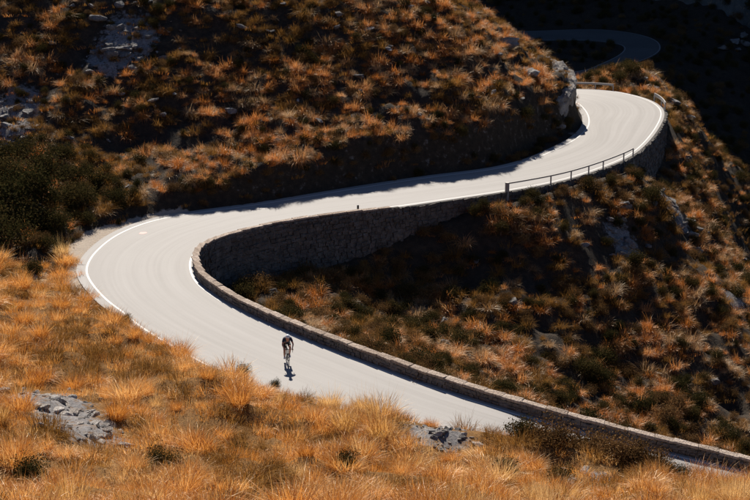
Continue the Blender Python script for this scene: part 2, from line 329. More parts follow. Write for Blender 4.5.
for i in range(st_idx(25.5), st_idx(29.4), 6):
    n = -LEFT[i]; P_IN.append((INN[i, 0] + n[0] * 1.8, INN[i, 1] + n[1] * 1.8, -.75)); P_IN.append((INN[i, 0] + n[0] * 1.1, INN[i, 1] + n[1] * 1.1, -.45))
for i in range(0, len(FCEN), 10):
    P_IN.append(tuple(FIN[i] - (0, 0, .15))); P_IN.append(tuple(FOU[i] - (0, 0, .1)))
F_IN = tps_fit(P_IN)

def nearest(x, y, C):
    idx = np.empty(len(x), int); dd = np.empty(len(x)); S = C[::2, :2]
    for i in range(0, len(x), 20000):
        q = np.stack([x[i:i + 20000], y[i:i + 20000]], 1)
        d2 = (q ** 2).sum(1)[:, None] - 2 * q @ S.T + (S ** 2).sum(1)[None]
        k = d2.argmin(1); idx[i:i + 20000] = k * 2; dd[i:i + 20000] = np.sqrt(np.maximum(d2[np.arange(len(k)), k], 0))
    return idx, dd
def terrain(x, y):
    idx, _ = nearest(x, y, CEN)
    rel = np.stack([x, y], 1) - CEN[idx, :2]; lat = (rel * LEFT[idx]).sum(1)         # + = outside
    along = np.abs((rel * TAN[idx]).sum(1))
    lat = np.sign(lat) * np.hypot(lat, np.where(along > 1.5, along, 0))
    zr = CEN[idx, 2]; d_out = lat - HALF[idx]; d_in = -lat - HALF[idx]
    zo = tps_eval(F_OUT, x, y); zi = tps_eval(F_IN, x, y)
    t = np.clip((d_out - SHLDS[idx]) / RUNS[idx], 0, 1)
    n_big = fbm(x * .16, y * .16, 3, 4); n_mid = fbm(x * .55, y * .55, 11, 4); n_rid = 1 - np.abs(fbm(x * .3 + .2 * y, y * .5, 21, 4)) * 2.2
    front = smooth((82 - y) / 8)
    amp = smooth((np.maximum(d_out, d_in) - .8) / 4)
    rough = amp * (n_big * .9 + n_mid * (.55 + .15 * front) + (1 - front) * .55 * (n_rid - .6))
    zo2 = zr + (zo - zr) * smooth(t) + rough * np.where(d_out > 0, 1, 0) - .06 + smooth(t) * (1 - smooth((d_out - 5) / 5)) * fbm(x * .8, y * .8, 31, 3) * .9 * (1 - .6 * front)
    zi2 = np.minimum(zi + rough, 1e9)
    u = smooth((lat / HALF[idx] + .6) / .8)                                            # under the road
    zu = np.minimum((zr + DROPS[idx] - .5) * (1 - u) + (zr - .12) * u, zr - .12)
    z = np.where(d_out > 0, zo2, np.where(d_in > 0, zi2, zu))
    # keep the ground close to the road below road level on the drop side
    z = np.where((d_in > 0) & (d_in < .9), np.minimum(z, zr - .25), z)
    fi, fd = nearest(x, y, FCEN); k = smooth((fd - FHALF[fi] - .5) / 5)
    onfar = (y > 175); z = np.where(onfar, (FCEN[fi, 2] - .14) * (1 - k) + z * k, z)
    z = np.where(y > 268, z, z)
    return z, dict(d_out=d_out, d_in=d_in, idx=idx, lat=lat, front=front, n_rid=n_rid, n_mid=n_mid, n_big=n_big, fd=fd - FHALF[fi])
GX = np.concatenate([np.arange(-75, -40, 1.0), np.arange(-40, 55, .42), np.arange(55, 91, 1.0)])
GY = np.concatenate([np.arange(-6, 34, 1.5), np.arange(34, 150, .42), np.arange(150, 305, 1.1)])
gx, gy = np.meshgrid(GX, GY); gz, INFO = terrain(gx.ravel(), gy.ravel()); ZG = gz.reshape(gx.shape)
def ground(x, y):
    x = np.asarray(x, float); y = np.asarray(y, float)
    i = np.clip(np.searchsorted(GX, x) - 1, 0, len(GX) - 2); j = np.clip(np.searchsorted(GY, y) - 1, 0, len(GY) - 2)
    fx = np.clip((x - GX[i]) / (GX[i + 1] - GX[i]), 0, 1); fy = np.clip((y - GY[j]) / (GY[j + 1] - GY[j]), 0, 1)
    return (ZG[j, i] * (1 - fx) + ZG[j, i + 1] * fx) * (1 - fy) + (ZG[j + 1, i] * (1 - fx) + ZG[j + 1, i + 1] * fx) * fy
def hit(u, v, y0=30, y1=300):
    h = np.arange(y0, y1, .1); d = ray(u, v); x = d[0] / d[1] * h; z = CAM_Z + d[2] / d[1] * h
    g = ground(x, h); k = np.argmax(z < g)
    return np.array([x[k], h[k], g[k]])
def visible(p, lift=.5):
    p = np.atleast_2d(p); t = np.linspace(.25, .985, 110)[None]
    x = p[:, :1] * t; y = p[:, 1:2] * t; z = CAM_Z + (p[:, 2:] + lift - CAM_Z) * t
    return (z > ground(x, y) + .05).all(1)

nx, ny = len(GX), len(GY)
ii = np.arange(nx - 1)[None] + nx * np.arange(ny - 1)[:, None]; ii = ii.ravel()
faces = np.stack([ii, ii + 1, ii + nx + 1, ii + nx], 1)
me = bpy.data.meshes.new('hillside'); me.vertices.add(nx * ny)
me.vertices.foreach_set('co', np.stack([gx.ravel(), gy.ravel(), gz], 1).ravel())
me.loops.add(len(faces) * 4); me.loops.foreach_set('vertex_index', faces.ravel().astype(np.int32))
me.polygons.add(len(faces)); me.polygons.foreach_set('loop_start', np.arange(0, len(faces) * 4, 4, dtype=np.int32)); me.polygons.foreach_set('loop_total', np.full(len(faces), 4, np.int32))
me.update(); me.validate()
gzy, gzx = np.gradient(ZG, GY, GX); SLOPE = np.hypot(gzx, gzy).ravel()
X, Y = gx.ravel(), gy.ravel()
def px_blob(lst):
    """rock patches: (u, v, radius in metres) found on the ground"""
    return [(hit(u, v), r) for u, v, r in lst]
ROCKY = px_blob([(62, 408, 2.6), (75, 422, 2.6), (430, 433, 2.0), (600, 482, 1.3), (565, 478, .8), (622, 243, 2.2), (672, 205, 2.4), (130, 35, 3.5), (110, 55, 3.0), (20, 105, 3.0), (15, 130, 2.2), (415, 354, 1.2), (605, 480, 1.0), (735, 300, 1.4), (55, 398, 2.4), (88, 436, 2.2), (445, 440, 1.6)])
rk = np.zeros(len(X))
for p, r in ROCKY: rk = np.maximum(rk, 1 - smooth((np.hypot(X - p[0], Y - p[1]) - r * .4) / (r * .8)))
rk *= .5
rk = np.maximum(rk, .28 * (X > 31) * (Y > 112) * (Y < 155) * smooth((SLOPE - .6) / .4))
rk = np.maximum(rk, .3 * smooth((SLOPE - 1.1) / .6) * (1 - INFO['front']))
rk = np.maximum(rk, .12 * smooth((INFO['n_rid'] - .8) / .2) * (1 - INFO['front']))
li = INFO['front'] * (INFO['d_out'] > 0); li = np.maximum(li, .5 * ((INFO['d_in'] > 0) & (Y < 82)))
dt = (1 - smooth((INFO['d_out'] - SHLDS[INFO['idx']] * .8) / 1.0)) * (INFO['d_out'] > -.5) * .8 * (SHLDS[INFO['idx']] > .6) * (CEN[INFO['idx'], 1] < 100)
dt = np.maximum(dt, (1 - smooth((INFO['d_in'] - .4) / 1.2)) * (INFO['d_in'] > -.5) * (CEN[INFO['idx'], 1] > 115) * .7 * (gz > CEN[INFO['idx'], 2] - .8))
ca = me.color_attributes.new('mask', 'FLOAT_COLOR', 'POINT')
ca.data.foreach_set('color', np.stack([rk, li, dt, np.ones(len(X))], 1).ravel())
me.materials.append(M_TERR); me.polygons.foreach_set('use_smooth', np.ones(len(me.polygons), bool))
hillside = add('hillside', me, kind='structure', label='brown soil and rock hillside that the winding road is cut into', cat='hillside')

# ------------------------------------------------------------------ road ribbons
def ribbon(name, A, B, dz, mat, across=8, uvname='road', skirt=0.0):
    n = len(A); vs = []; uv = []; L = np.concatenate([[0], np.cumsum(np.linalg.norm(np.diff((A + B) / 2, axis=0), axis=1))])
    for i in range(n):
        w = np.linalg.norm(B[i] - A[i])
        for k in range(across + 1):
            t = k / across; p = A[i] * (1 - t) + B[i] * t; vs.append((p[0], p[1], p[2] + dz)); uv.append((t * w, L[i]))
    f = [(i * (across + 1) + k, (i + 1) * (across + 1) + k, (i + 1) * (across + 1) + k + 1, i * (across + 1) + k + 1) for i in range(n - 1) for k in range(across)]
    if skirt:
        for k in (0, across):
            b = len(vs)
            for i in range(n): p = vs[i * (across + 1) + k]; vs.append((p[0], p[1], p[2] - skirt)); uv.append(uv[i * (across + 1) + k])
            f += [(i * (across + 1) + k, b + i, b + i + 1, (i + 1) * (across + 1) + k) for i in range(n - 1)]
    m = new_mesh(name, vs, f, mat); u = m.uv_layers.new(name=uvname)
    li = np.empty(len(m.loops), np.int32); m.loops.foreach_get('vertex_index', li); u.data.foreach_set('uv', np.array(uv)[li].ravel()); return m
A = INN - np.c_[LEFT * .25, np.zeros(len(INN))]; B = OUT + np.c_[LEFT * .55, np.zeros(len(OUT))]
road = add('road', ribbon('road', A, B, 0, M_ROAD, 10, skirt=.2), kind='structure')
def strip(edge, nrm, off, w, dz): return edge + np.c_[nrm * off, np.zeros(len(edge))], edge + np.c_[nrm * (off + w), np.zeros(len(edge))]
a, b = strip(INN, LEFT, .0, .12, 0); add('edge_line', ribbon('edge_line', a, b, .004, M_LINE, 1), road)
i1 = st_idx(21.5)
a, b = strip(OUT, -LEFT, .0, .12, 0); add('edge_line', ribbon('edge_line', a, b, .004, M_LINE, 1), road)
fp = at_z(143, 233, .006); mb = MB(); ang = np.linspace(0, 2 * math.pi, 14)[:-1]
rr = .25 + .12 * RNG.random(13); mb.raw([(fp[0] + 0.8 * r * math.cos(t), fp[1] + .9 * r * math.sin(t), .006) for r, t in zip(rr, ang)], [tuple(range(13))])
add('paint_mark', mb.mesh('paint_mark', M_RED), road)
far_road = add('far_road', ribbon('far_road', FIN, FOU, .0, M_SHADEROAD, 6, skirt=.3), kind='structure')
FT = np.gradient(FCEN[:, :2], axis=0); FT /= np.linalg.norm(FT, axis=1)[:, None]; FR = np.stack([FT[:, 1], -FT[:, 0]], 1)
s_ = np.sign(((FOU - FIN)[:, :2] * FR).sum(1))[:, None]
a, b = strip(FIN, FR * s_, .1, .16, 0); add('edge_line', ribbon('edge_line', a, b, .005, M_SHADELINE, 1), far_road)
a, b = strip(FOU, -FR * s_, .1, .16, 0); add('edge_line', ribbon('edge_line', a, b, .005, M_SHADELINE, 1), far_road)

# ------------------------------------------------------------------ retaining walls and parapet
def resample(P, step):
    L = np.concatenate([[0], np.cumsum(np.linalg.norm(np.diff(P[:, :2], axis=0), axis=1))]); s = np.arange(0, L[-1], step)
    return np.stack([np.interp(s, L, P[:, k]) for k in range(P.shape[1])], 1)
def retaining(i0, i1, label, group):
    e = INN[i0:i1]; n = -LEFT[i0:i1]; base = np.array([ground(p[0] + q[0] * .5, p[1] + q[1] * .5) for p, q in zip(e, n)])
    base = np.minimum(base, e[:, 2] - .3) - .8
    P = resample(np.c_[e, n, base], .25)
    t = add('retaining_wall', None, loc=(P[len(P) // 2, 0], P[len(P) // 2, 1], P[len(P) // 2, 5]), label=label, cat='wall', group=group); o = np.array(t.location)
    vs = []; f = []
    for p in P:
        for off, z in ((.0, p[2] - .02), (.45, p[2] - .02), (.51, p[5])): vs.append((p[0] + p[3] * off - o[0], p[1] + p[4] * off - o[1], z - o[2]))
    for i in range(len(P) - 1):
        for k in range(2): f.append((i * 3 + k, i * 3 + k + 1, i * 3 + k + 4, i * 3 + k + 3))
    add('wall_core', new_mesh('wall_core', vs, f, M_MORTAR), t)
    mb = MB(); z0 = P[:, 2] - .03
    Ls = np.concatenate([[0], np.cumsum(np.linalg.norm(np.diff(P[:, :2], axis=0), axis=1))])
    def at(s): return [np.interp(s, Ls, P[:, k]) for k in range(6)]
    depth = 0.0
    while depth < 5.5:
        ch = RNG.uniform(.2, .34); s = RNG.uniform(0, .4)
        while s < Ls[-1] - .3:
            w = RNG.uniform(.28, .62); q = at(s + w / 2)
            if q[2] - depth - ch > q[5]:
                out = .47 + .06 * depth / 4 + RNG.uniform(-.02, .07); tdir = np.array([-q[4], q[3], 0]); nd = np.array([q[3], q[4], 0])
                c = np.array([q[0], q[1], 0]) + nd * (out - .06) + np.array([0, 0, q[2] - depth - ch / 2 - .03]) - o
                ra = RNG.normal(0, .1); td2 = tdir * math.cos(ra) + np.array([0, 0, math.sin(ra)]); ud = -tdir * math.sin(ra) + np.array([0, 0, math.cos(ra)]); k_ = RNG.uniform(.82, 1.12)
                mb.box(c + np.array([0, 0, RNG.normal(0, .03)]), td2 * (w / 2 * k_ - .012), nd * .09, ud * (ch / 2 * RNG.uniform(.85, 1.2) - .01), .035)
            s += w
        depth += ch
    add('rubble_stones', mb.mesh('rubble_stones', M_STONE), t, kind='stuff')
    # kerb course along the top, flush with the road
    return t
retaining(st_idx(10.6), st_idx(28.0), 'tall dark rubble retaining wall under the road inside the hairpin', None)
retaining(st_idx(28.05), st_idx(33.6), 'curved rubble retaining wall holding up the far bend', None)

def parapet(i0, i1, h, off, label, step=.95):
    e = INN[i0:i1]; n = -LEFT[i0:i1]; P = resample(np.c_[e, n, [h * float(np.interp(q / K, [0, 15.5, 18.5, 21, 24], [1, 1, .72, .42, .2])) for q in range(i0, i1)], [float(np.interp(q / K, [0, 10.5, 14], [off, off, .15])) for q in range(i0, i1)], [float(np.interp(q / K, [0, 10, 11], [-1.0, -1.0, -.06])) for q in range(i0, i1)]], .2)
    Ls = np.concatenate([[0], np.cumsum(np.linalg.norm(np.diff(P[:, :2], axis=0), axis=1))])
    o = P[len(P) // 2, :3].copy(); o[:2] += P[len(P) // 2, 3:5] * (off + .2); t = add('stone_parapet', None, loc=o, label=label, cat='wall')
    def at(s): return [np.interp(s, Ls, P[:, k]) for k in range(8)]
    W = .36; vs = []; f = []
    for p in P:
        for a, z in ((p[6] + .04, max(p[7], -.6)), (p[6] + .04, p[5] - .05), (p[6] + W - .04, p[5] - .05), (p[6] + W - .04, p[7])): vs.append((p[0] + p[3] * a - o[0], p[1] + p[4] * a - o[1], p[2] + z - o[2]))
    for i in range(len(P) - 1):
        for k in range(3): f.append((i * 4 + k, i * 4 + k + 1, i * 4 + k + 5, i * 4 + k + 4))
    f += [(0, 3, 2, 1), tuple(len(P) * 4 - 4 + k for k in range(4))]
    add('wall_core', new_mesh('wall_core', vs, f, M_MORTAR), t)
    mb = MB()
    for face in (0, 1):
        z = -.15
        while z < h - .12:
            ch = RNG.uniform(.13, .2); ch = min(ch, h - .06 - z); s = RNG.uniform(0, .3)
            while s < Ls[-1] - .3:
                w = RNG.uniform(.2, .5); q = at(s + w / 2); td = np.array([-q[4], q[3], 0]); nd = np.array([q[3], q[4], 0])
                a = (q[6] + .05 if face == 0 else q[6] + W - .05) + RNG.uniform(-.025, .025)
                if z + ch < q[5] + .02: mb.box(np.array(q[:3]) + nd * a + np.array([0, 0, z + ch / 2]) - o, td * (w / 2 * RNG.uniform(.85, 1.1) - .01), nd * .06, np.array([0, 0, ch / 2 * RNG.uniform(.85, 1.15) - .008]), .025)
                s += w
            z += ch
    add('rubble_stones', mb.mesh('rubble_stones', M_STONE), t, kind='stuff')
    s = 0.0; protos = []
    for k in range(8):
        w = step * (.75 + .08 * k); bm = bmesh.new(); bmesh.ops.create_cube(bm, size=1)
        for v in bm.verts: v.co = Vector((v.co.x * (w - .006), v.co.y * (W + .06), v.co.z * .13)) + Vector(RNG.uniform(-.018, .018, 3))
        bmesh.ops.bevel(bm, geom=bm.edges[:], offset=.014, segments=1, affect='EDGES')
        m = bpy.data.meshes.new('coping_stone'); bm.to_mesh(m); bm.free(); m.materials.append(M_COPING); protos.append((w, m))
    while s < Ls[-1] - 1:
        w, m = protos[RNG.integers(8)]; q = at(s + w / 2); c = add('coping_stone', m, t)
        q2 = at(min(s + w / 2 + .3, Ls[-1])); dzs = (q2[2] - q[2]) / .3
        c.location = np.array([q[0] + q[3] * (q[6] + W / 2), q[1] + q[4] * (q[6] + W / 2), q[2] + q[5] - .02 + RNG.uniform(-.02, .015)]) - o
        c.rotation_euler = (RNG.uniform(-.05, .05), -math.atan(dzs) + RNG.uniform(-.025, .025), math.atan2(q[3], -q[4]) + RNG.uniform(-.04, .04)); s += w
    return t
parapet(0, st_idx(24), .52, .26, 'low stone parapet with pale coping along the inside of the hairpin')

# ------------------------------------------------------------------ guard rails, marker post
def guard_rail(edge_pts, posts_at, hh, mat, label, rail_h=.1, post_r=.055, off=.3, thick_first=False):
    P = resample(np.array(edge_pts), .25); Ls = np.concatenate([[0], np.cumsum(np.linalg.norm(np.diff(P[:, :2], axis=0), axis=1))])
    o = P[0, :3].copy(); t = add('guard_rail', None, loc=o, label=label, cat='guard rail'); mb = MB()
    for i in range(len(P) - 1):
        a, b = P[i], P[i + 1]; d = (b - a)[:3]; L = np.linalg.norm(d); nd = np.cross(d / L, [0, 0, 1.0])
        mb.box((a + b)[:3] / 2 + (0, 0, hh) - o, d / 2 * 1.02, nd * .035, (0, 0, rail_h / 2))
    add('rail', mb.mesh('rail', mat), t)
    for k, s in enumerate(posts_at):
        q = np.array([np.interp(s * Ls[-1], Ls, P[:, j]) for j in range(3)]); g = ground(q[0], q[1]); low = min(float(g) - .3, q[2] - .3)
        r = .16 if (thick_first and k == 0) else post_r
        m = MB(); m.tube([(0, 0, low - q[2]), (0, 0, hh - rail_h / 2 if r < .1 else hh + .08)], r, 8); pm = m.mesh('post', mat)
        add('post', pm, t, q - o)
    return t
def edge_seg(s0, s1, off):
    i0, i1 = st_idx(s0), st_idx(s1); return INN[i0:i1] - np.c_[LEFT[i0:i1] * off, np.zeros(i1 - i0)]
guard_rail(edge_seg(26.1, 30.0, .4), [0, .26, .4, .54, .67, .88, 1.0], .64, M_RAIL, 'thin weathered guard rail on posts along the drop before the far bend', thick_first=True)
guard_rail(edge_seg(33.0, 34.0, .35), [0, .5, 1], 0.65, M_PALERAIL, 'short pale guard rail at the tip of the far bend', rail_h=.3)
guard_rail(edge_seg(35.7, 38.0, .5), [0, .2, .4, .6, .8, 1], 0.55, M_PALERAIL, 'pale guard rail behind the far bend beside the rocky spur', rail_h=.2)
bp = at_z(358, 210.5, 0); mb = MB(); mb.tube([(0, 0, -.1), (0, 0, .36), (0, 0, .4)], [.08, .075, .05], 10)
add('marker_post', mb.mesh('marker_post', plain('black_post', (.025, .025, .028), .5)), None, bp, 'stubby black marker post on the edge of the upper road', 'post')

# ------------------------------------------------------------------ far mountain
mx, my = np.meshgrid(np.arange(-260, 261, 2.5), np.arange(60, 440, 2.5)); mxr, myr = mx.ravel(), my.ravel()
foot = np.interp(mxr, [-260, -60, 0, 40, 60, 75, 90, 130, 260], [262, 278, 281, 279, 262, 215, 165, 110, 80]) + fbm(mxr * .03, myr * .03, 5, 4) * 16
dst = (myr - foot); steep = np.interp(mxr, [-260, 30, 80, 260], [2.3, 2.3, 1.5, 1.3])
mz = np.interp(mxr, [-260, 40, 60, 90, 260], [-14, -14, -20, -30, -30]) + np.where(dst > 0, dst * steep, dst * .4)
mz += smooth((dst + 5) / 20) * (fbm(mxr * .06, myr * .06, 41, 5) * 12 + fbm(mxr * .2, myr * .2, 47, 4) * 3 + (1 - np.abs(fbm(mxr * .05, myr * .09, 55, 4)) * 2.5) * 6)
mz = np.minimum(mz, 138 + 60 * smooth((mxr - 45) / 40) + fbm(mxr * .03, myr * .03, 61, 4) * 18)
nmx = mx.shape[1]; ii = (np.arange(nmx - 1)[None] + nmx * np.arange(mx.shape[0] - 1)[:, None]).ravel()
MG = mz.reshape(mx.shape)
def mground(x, y):
    i = np.clip(((x + 260) / 2.5).astype(int), 0, nmx - 2); j = np.clip(((y - 60) / 2.5).astype(int), 0, mx.shape[0] - 2)
    fx = (x + 260) / 2.5 - i; fy = (y - 60) / 2.5 - j
    return (MG[j, i] * (1 - fx) + MG[j, i + 1] * fx) * (1 - fy) + (MG[j + 1, i] * (1 - fx) + MG[j + 1, i + 1] * fx) * fy
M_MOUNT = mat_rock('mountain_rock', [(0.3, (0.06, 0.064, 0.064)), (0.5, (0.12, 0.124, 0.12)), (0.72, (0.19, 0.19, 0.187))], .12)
mme = new_mesh('mountain', np.stack([mxr, myr, mz], 1), [tuple(q) for q in np.stack([ii, ii + 1, ii + nmx + 1, ii + nmx], 1).tolist()], M_MOUNT)
add('mountain', mme, kind='structure')

# ------------------------------------------------------------------ plants: meshes
def set_tint(me, tint):
    ca = me.color_attributes.new('tint', 'FLOAT_COLOR', 'POINT'); t = np.array(tint); ca.data.foreach_set('color', np.stack([t, t, t, np.ones(len(t))], 1).ravel())
def dome(n, R, L, W, mat, seed, stalks=0):
    # mop-headed tussock: strands arch out of one root in all directions, their tips making a rounded head
    r = np.random.default_rng(seed); vs = []; fs = []; tint = []; lob = r.uniform(0, 6.28, 3)
    for i in range(n + stalks):
        st = i >= n; az = r.uniform(0, 2 * math.pi); az0 = az + r.normal(0, 1.0); th = math.radians(80) * r.random() ** .7; l = L * r.uniform(.72, 1.05) * (1 + .16 * math.sin(2 * az + lob[0]) + .12 * math.sin(3 * az + lob[1])); w = W * r.uniform(.6, 1.3)
        if st: th *= .45; l *= r.uniform(1.2, 1.6); w *= .6
        out = np.array([math.cos(az), math.sin(az), 0]); a = r.uniform(-1.2, 1.2); side = np.array([-out[1], out[0], 0]) * math.cos(a) + np.array([0, 0, 1.0]) * math.sin(a) * .5 + out * math.sin(a) * .5
        base = np.array([math.cos(az0), math.sin(az0), 0]) * R * r.random() ** .5; tv = r.random(); b0 = len(vs); kink = r.normal(0, .12, 2)
        for t in (0.0, .4, .75, 1.0):
            thh = th * (.55 + .5 * t) + .35 * t * t * th * r.uniform(.6, 1.2)
            p = base + (out * math.sin(thh) + np.array([kink[0] * t, kink[1] * t, math.cos(thh)])) * l * t + np.array([0, 0, -.05])
            ww = w * (1 - .55 * t)
            if t < 1: vs += [p - side * ww / 2, p + side * ww / 2]; tint += [tv * .8 + .2 * t] * 2
            else: vs.append(p); tint.append(tv * .8 + .2)
        fs += [(b0, b0 + 1, b0 + 3, b0 + 2), (b0 + 2, b0 + 3, b0 + 5, b0 + 4), (b0 + 4, b0 + 5, b0 + 6)]
    me = new_mesh('blades', vs, fs, mat); set_tint(me, tint); return me
def blades(n, R, L, W, spread, mat, seed, stalks=0, flat=0.0):
    r = np.random.default_rng(seed); vs = []; fs = []; tint = []
    for i in range(n + stalks):
        st = i >= n
        az = r.uniform(0, 2 * math.pi); rad = R * math.sqrt(r.random()); bx, by = rad * math.cos(az), rad * math.sin(az)
        az2 = az + r.normal(0, .85); out = np.array([math.cos(az2), math.sin(az2), 0]); side = np.array([-out[1], out[0], 0]); a = r.uniform(-.9, .9); side = side * math.cos(a) + out * math.sin(a)
        l = L * r.uniform(.55, 1.1); lean = spread * r.uniform(.25, 1.25) * (.4 + .6 * rad / R); w = W * r.uniform(.6, 1.3)
        if st: l = L * r.uniform(1.2, 1.7); lean *= .35; w *= .55
        droop = r.uniform(.3, .95) * lean; tv = r.random(); b0 = len(vs)
        for t in (0.0, .4, .75, 1.0):
            p = np.array([bx, by, -.06]) + out * (l * lean * t ** 1.4) + np.array([0, 0, l * (t - droop * .55 * t ** 2.2)])
            ww = w * (1 - .6 * t)
            if t < 1: vs += [p - side * ww / 2, p + side * ww / 2]; tint += [tv * .8 + .2 * t] * 2
            else: vs.append(p); tint.append(tv * .8 + .2)
        fs += [(b0, b0 + 1, b0 + 3, b0 + 2), (b0 + 2, b0 + 3, b0 + 5, b0 + 4), (b0 + 4, b0 + 5, b0 + 6)]
    me = new_mesh('blades', vs, fs, mat); set_tint(me, tint); return me
G_TUS = [(blades(400, .36, .85, .015, 1.05, M_GOLD, 100 + k, 8) if k else dome(380, .3, .7, .015, M_GOLD, 100, 8)) for k in range(3)] + [blades(340, .36, .9, .014, .95, M_STRAW, 110 + k, 14) for k in range(2)] + [dome(340, .34, .68, .016, M_OLIVE, 120 + k, 4) for k in range(2)]       # foreground tussocks
G_FIL = [blades(130, .5, .42, .014, .95, M_GOLD, 200 + k, 4) for k in range(4)] + [blades(100, .5, .4, .02, .9, M_OLIVE, 210 + k, 2) for k in range(2)]        # foreground filler grass
R_TUS = [dome(260, .3, .66, .018, m_, 300 + k, st_) for k, (m_, st_) in enumerate([(M_RUST, 2), (M_RUST, 3), (M_BROWN, 1), (M_PALE, 3), (M_OLIVE, 1), (M_OLIVE, 0)])]        # hillside tussocks
R_FIL = [blades(60, .5, .32, .026, 1.0, m_, 400 + k, 2) for k, m_ in enumerate([M_RUST, M_OLIVE, M_OLIVE, M_OLIVE])]
def leafy(n, rx, rz, size, mat, seed, lobes=7):
    r = np.random.default_rng(seed); cs = [(r.uniform(-.6, .6) * rx, r.uniform(-.6, .6) * rx, rz * r.uniform(.35, .75), r.uniform(.35, .6)) for _ in range(lobes)]
    vs = []; fs = []; tint = []
    for i in range(n):
        c = cs[r.integers(lobes)]; d = r.normal(size=3); d /= np.linalg.norm(d); q = c[3] * r.random() ** .35 * (1 + .25 * r.normal())
        p = np.array([c[0] + d[0] * q * rx, c[1] + d[1] * q * rx, max(.03, c[2] + d[2] * q * rz)])
        a = r.normal(size=3); a /= np.linalg.norm(a); b = np.cross(a, r.normal(size=3)); b /= np.linalg.norm(b); s = size * r.uniform(.6, 1.4); k = len(vs)
        vs += [p, p + a * s * .5 + b * s * .3, p + a * s, p + a * s * .5 - b * s * .3]; tint += [r.random()] * 4; fs.append((k, k + 1, k + 2, k + 3))
    me = new_mesh('foliage', vs, fs, mat); set_tint(me, tint); return me, cs
def stems_mesh(cs, seed, rx):
    mb = MB(); r = np.random.default_rng(seed)
    for c in cs:
        mb.tube([(r.uniform(-.05, .05), r.uniform(-.05, .05), -.15), (c[0] * .45 + r.uniform(-.1, .1), c[1] * .45 + r.uniform(-.1, .1), c[2] * .55), (c[0], c[1], c[2] * 1.05)], [.035, .022, .008], 5)
    return mb.mesh('stems', M_BARK)
SHRUB = []
for k in range(4):
    f, cs = leafy(2600, .85, .95, .075, M_LEAF, 500 + k, 9); SHRUB.append((f, stems_mesh(cs, 520 + k, .8)))
for k in range(3):
    f, cs = leafy(2200, .8, .8, .065, M_DRYLEAF, 540 + k, 9); SHRUB.append((f, stems_mesh(cs, 560 + k, .8)))

# ------------------------------------------------------------------ scatter
def jitter_grid(x0, x1, y0, y1, s):
    a, b = np.meshgrid(np.arange(x0, x1, s), np.arange(y0, y1, s)); a = a.ravel() + RNG.uniform(-.48, .48, a.size) * s; b = b.ravel() + RNG.uniform(-.48, .48, b.size) * s
    return a, b
def inframe(p, m=110):
    u, v, d = project(p); return (u > -m) & (u < 750 + m) & (v > -m * .6) & (v < 500 + m * .8)
def near_rock(x, y, f=.75):
    k = np.zeros(len(x), bool)
    for p, r in ROCKY: k |= np.hypot(x - p[0], y - p[1]) < r * f * (.7 + .6 * RNG.random(len(x)))
    return k
NOSE = [(17.0, 127.5, 3.0)]
def sample(x0, x1, y0, y1, s, zone):
    x, y = jitter_grid(x0, x1, y0, y1, s); z, I = terrain(x, y); z = ground(x, y); p = np.stack([x, y, z], 1)
    k = inframe(p) & zone(x, y, I); return p[k], {q: v[k] for q, v in I.items()}
P_FT, I1 = sample(-40, 45, 33, 92, 1.25, lambda x, y, I: (I['d_out'] > .8) & (y < 86 + 4 * I['n_mid']) & ~near_rock(x, y, .85))
P_FF, I2 = sample(-40, 45, 33, 92, .7, lambda x, y, I: (RNG.random(len(x)) < .92 + 1.0 * I['n_mid']) & (I['d_out'] > .45) & (y < 85 + 6 * I['n_mid']) & ~near_rock(x, y, .65))
hillm = lambda x, y, I: (I['d_out'] > .9 + SHLDS[I['idx']]) & (y >= 82) & (RNG.random(len(x)) < .82 + 1.0 * I['n_mid'] + .6 * I['n_big'] - .08 + .22 * smooth((x + 25) / 30)) & ~near_rock(x, y, .8)
P_HT, I3 = sample(-50, 24, 82, 145, .68, hillm)
P_HF, I4 = sample(-50, 24, 82, 145, .8, lambda x, y, I: (I['d_out'] > .4 + SHLDS[I['idx']] * .9) & (y >= 82) & (RNG.random(len(x)) < .5 + .8 * I['n_mid']))
gul = lambda x, y, I: (I['d_in'] > .9) & (y < 172) & (RNG.random(len(x)) < .72 + 1.0 * I['n_mid'] + .5 * I['n_big'] - .8 * ((x > 32.2) & (y > 112) & (y < 152))) & ~near_rock(x, y, .7)
P_GT, I5 = sample(-16, 60, 55, 172, .76, gul)
P_GF, I6 = sample(-16, 60, 55, 172, .85, lambda x, y, I: (I['d_in'] > .6) & (y < 172) & (RNG.random(len(x)) < .55 + .9 * I['n_mid']) & ~near_rock(x, y, .6))
def noses(P): return np.array([all(abs(p[0] - a) > 1.6 or abs(p[1] - b) > 5.5 for a, b, c in NOSE) for p in P], bool)
P_HT = P_HT[noses(P_HT)]

TUS = []     # p, scale, mesh list key
for P, key, lo, hi in ((P_FT, 'gold', .5, 1.4), (P_HT, 'hill', .55, 1.35), (P_GT, 'gully', .55, 1.35)):
    sc = RNG.uniform(lo, hi, len(P)) * (.85 + .35 * RNG.random(len(P)) ** 3)
    for p, s in zip(P, sc):
        k = int(RNG.integers(5))
        if key == 'gold':
            q = float(fbm(np.array([p[0] * .25]), np.array([p[1] * .12]), 77, 3)[0]) + RNG.normal(0, .22)
            k = int(RNG.integers(5, 7)) if q < -.27 else int(RNG.integers(3, 5)) if q > .3 else int(RNG.integers(3))
        else:
            q = float(fbm(np.array([p[0] * .3]), np.array([p[1] * .3]), 87, 3)[0]) + RNG.normal(0, .2) - (.06 if key == 'gully' else .12 * (p[0] < -14))
            k = int(RNG.integers(4, 6)) if q < -.2 else 2 if q < -.06 else 3 if q > .36 else int(RNG.integers(2))
        TUS.append((p, s, key, k, float(RNG.uniform(0, 6.28))))
pos = np.array([t[0] for t in TUS]); scs = np.array([t[1] for t in TUS]); u, v, dep = project(pos)
inside = (u > 4) & (u < 746) & (v > 4) & (v < 505); vis = visible(pos, .45)
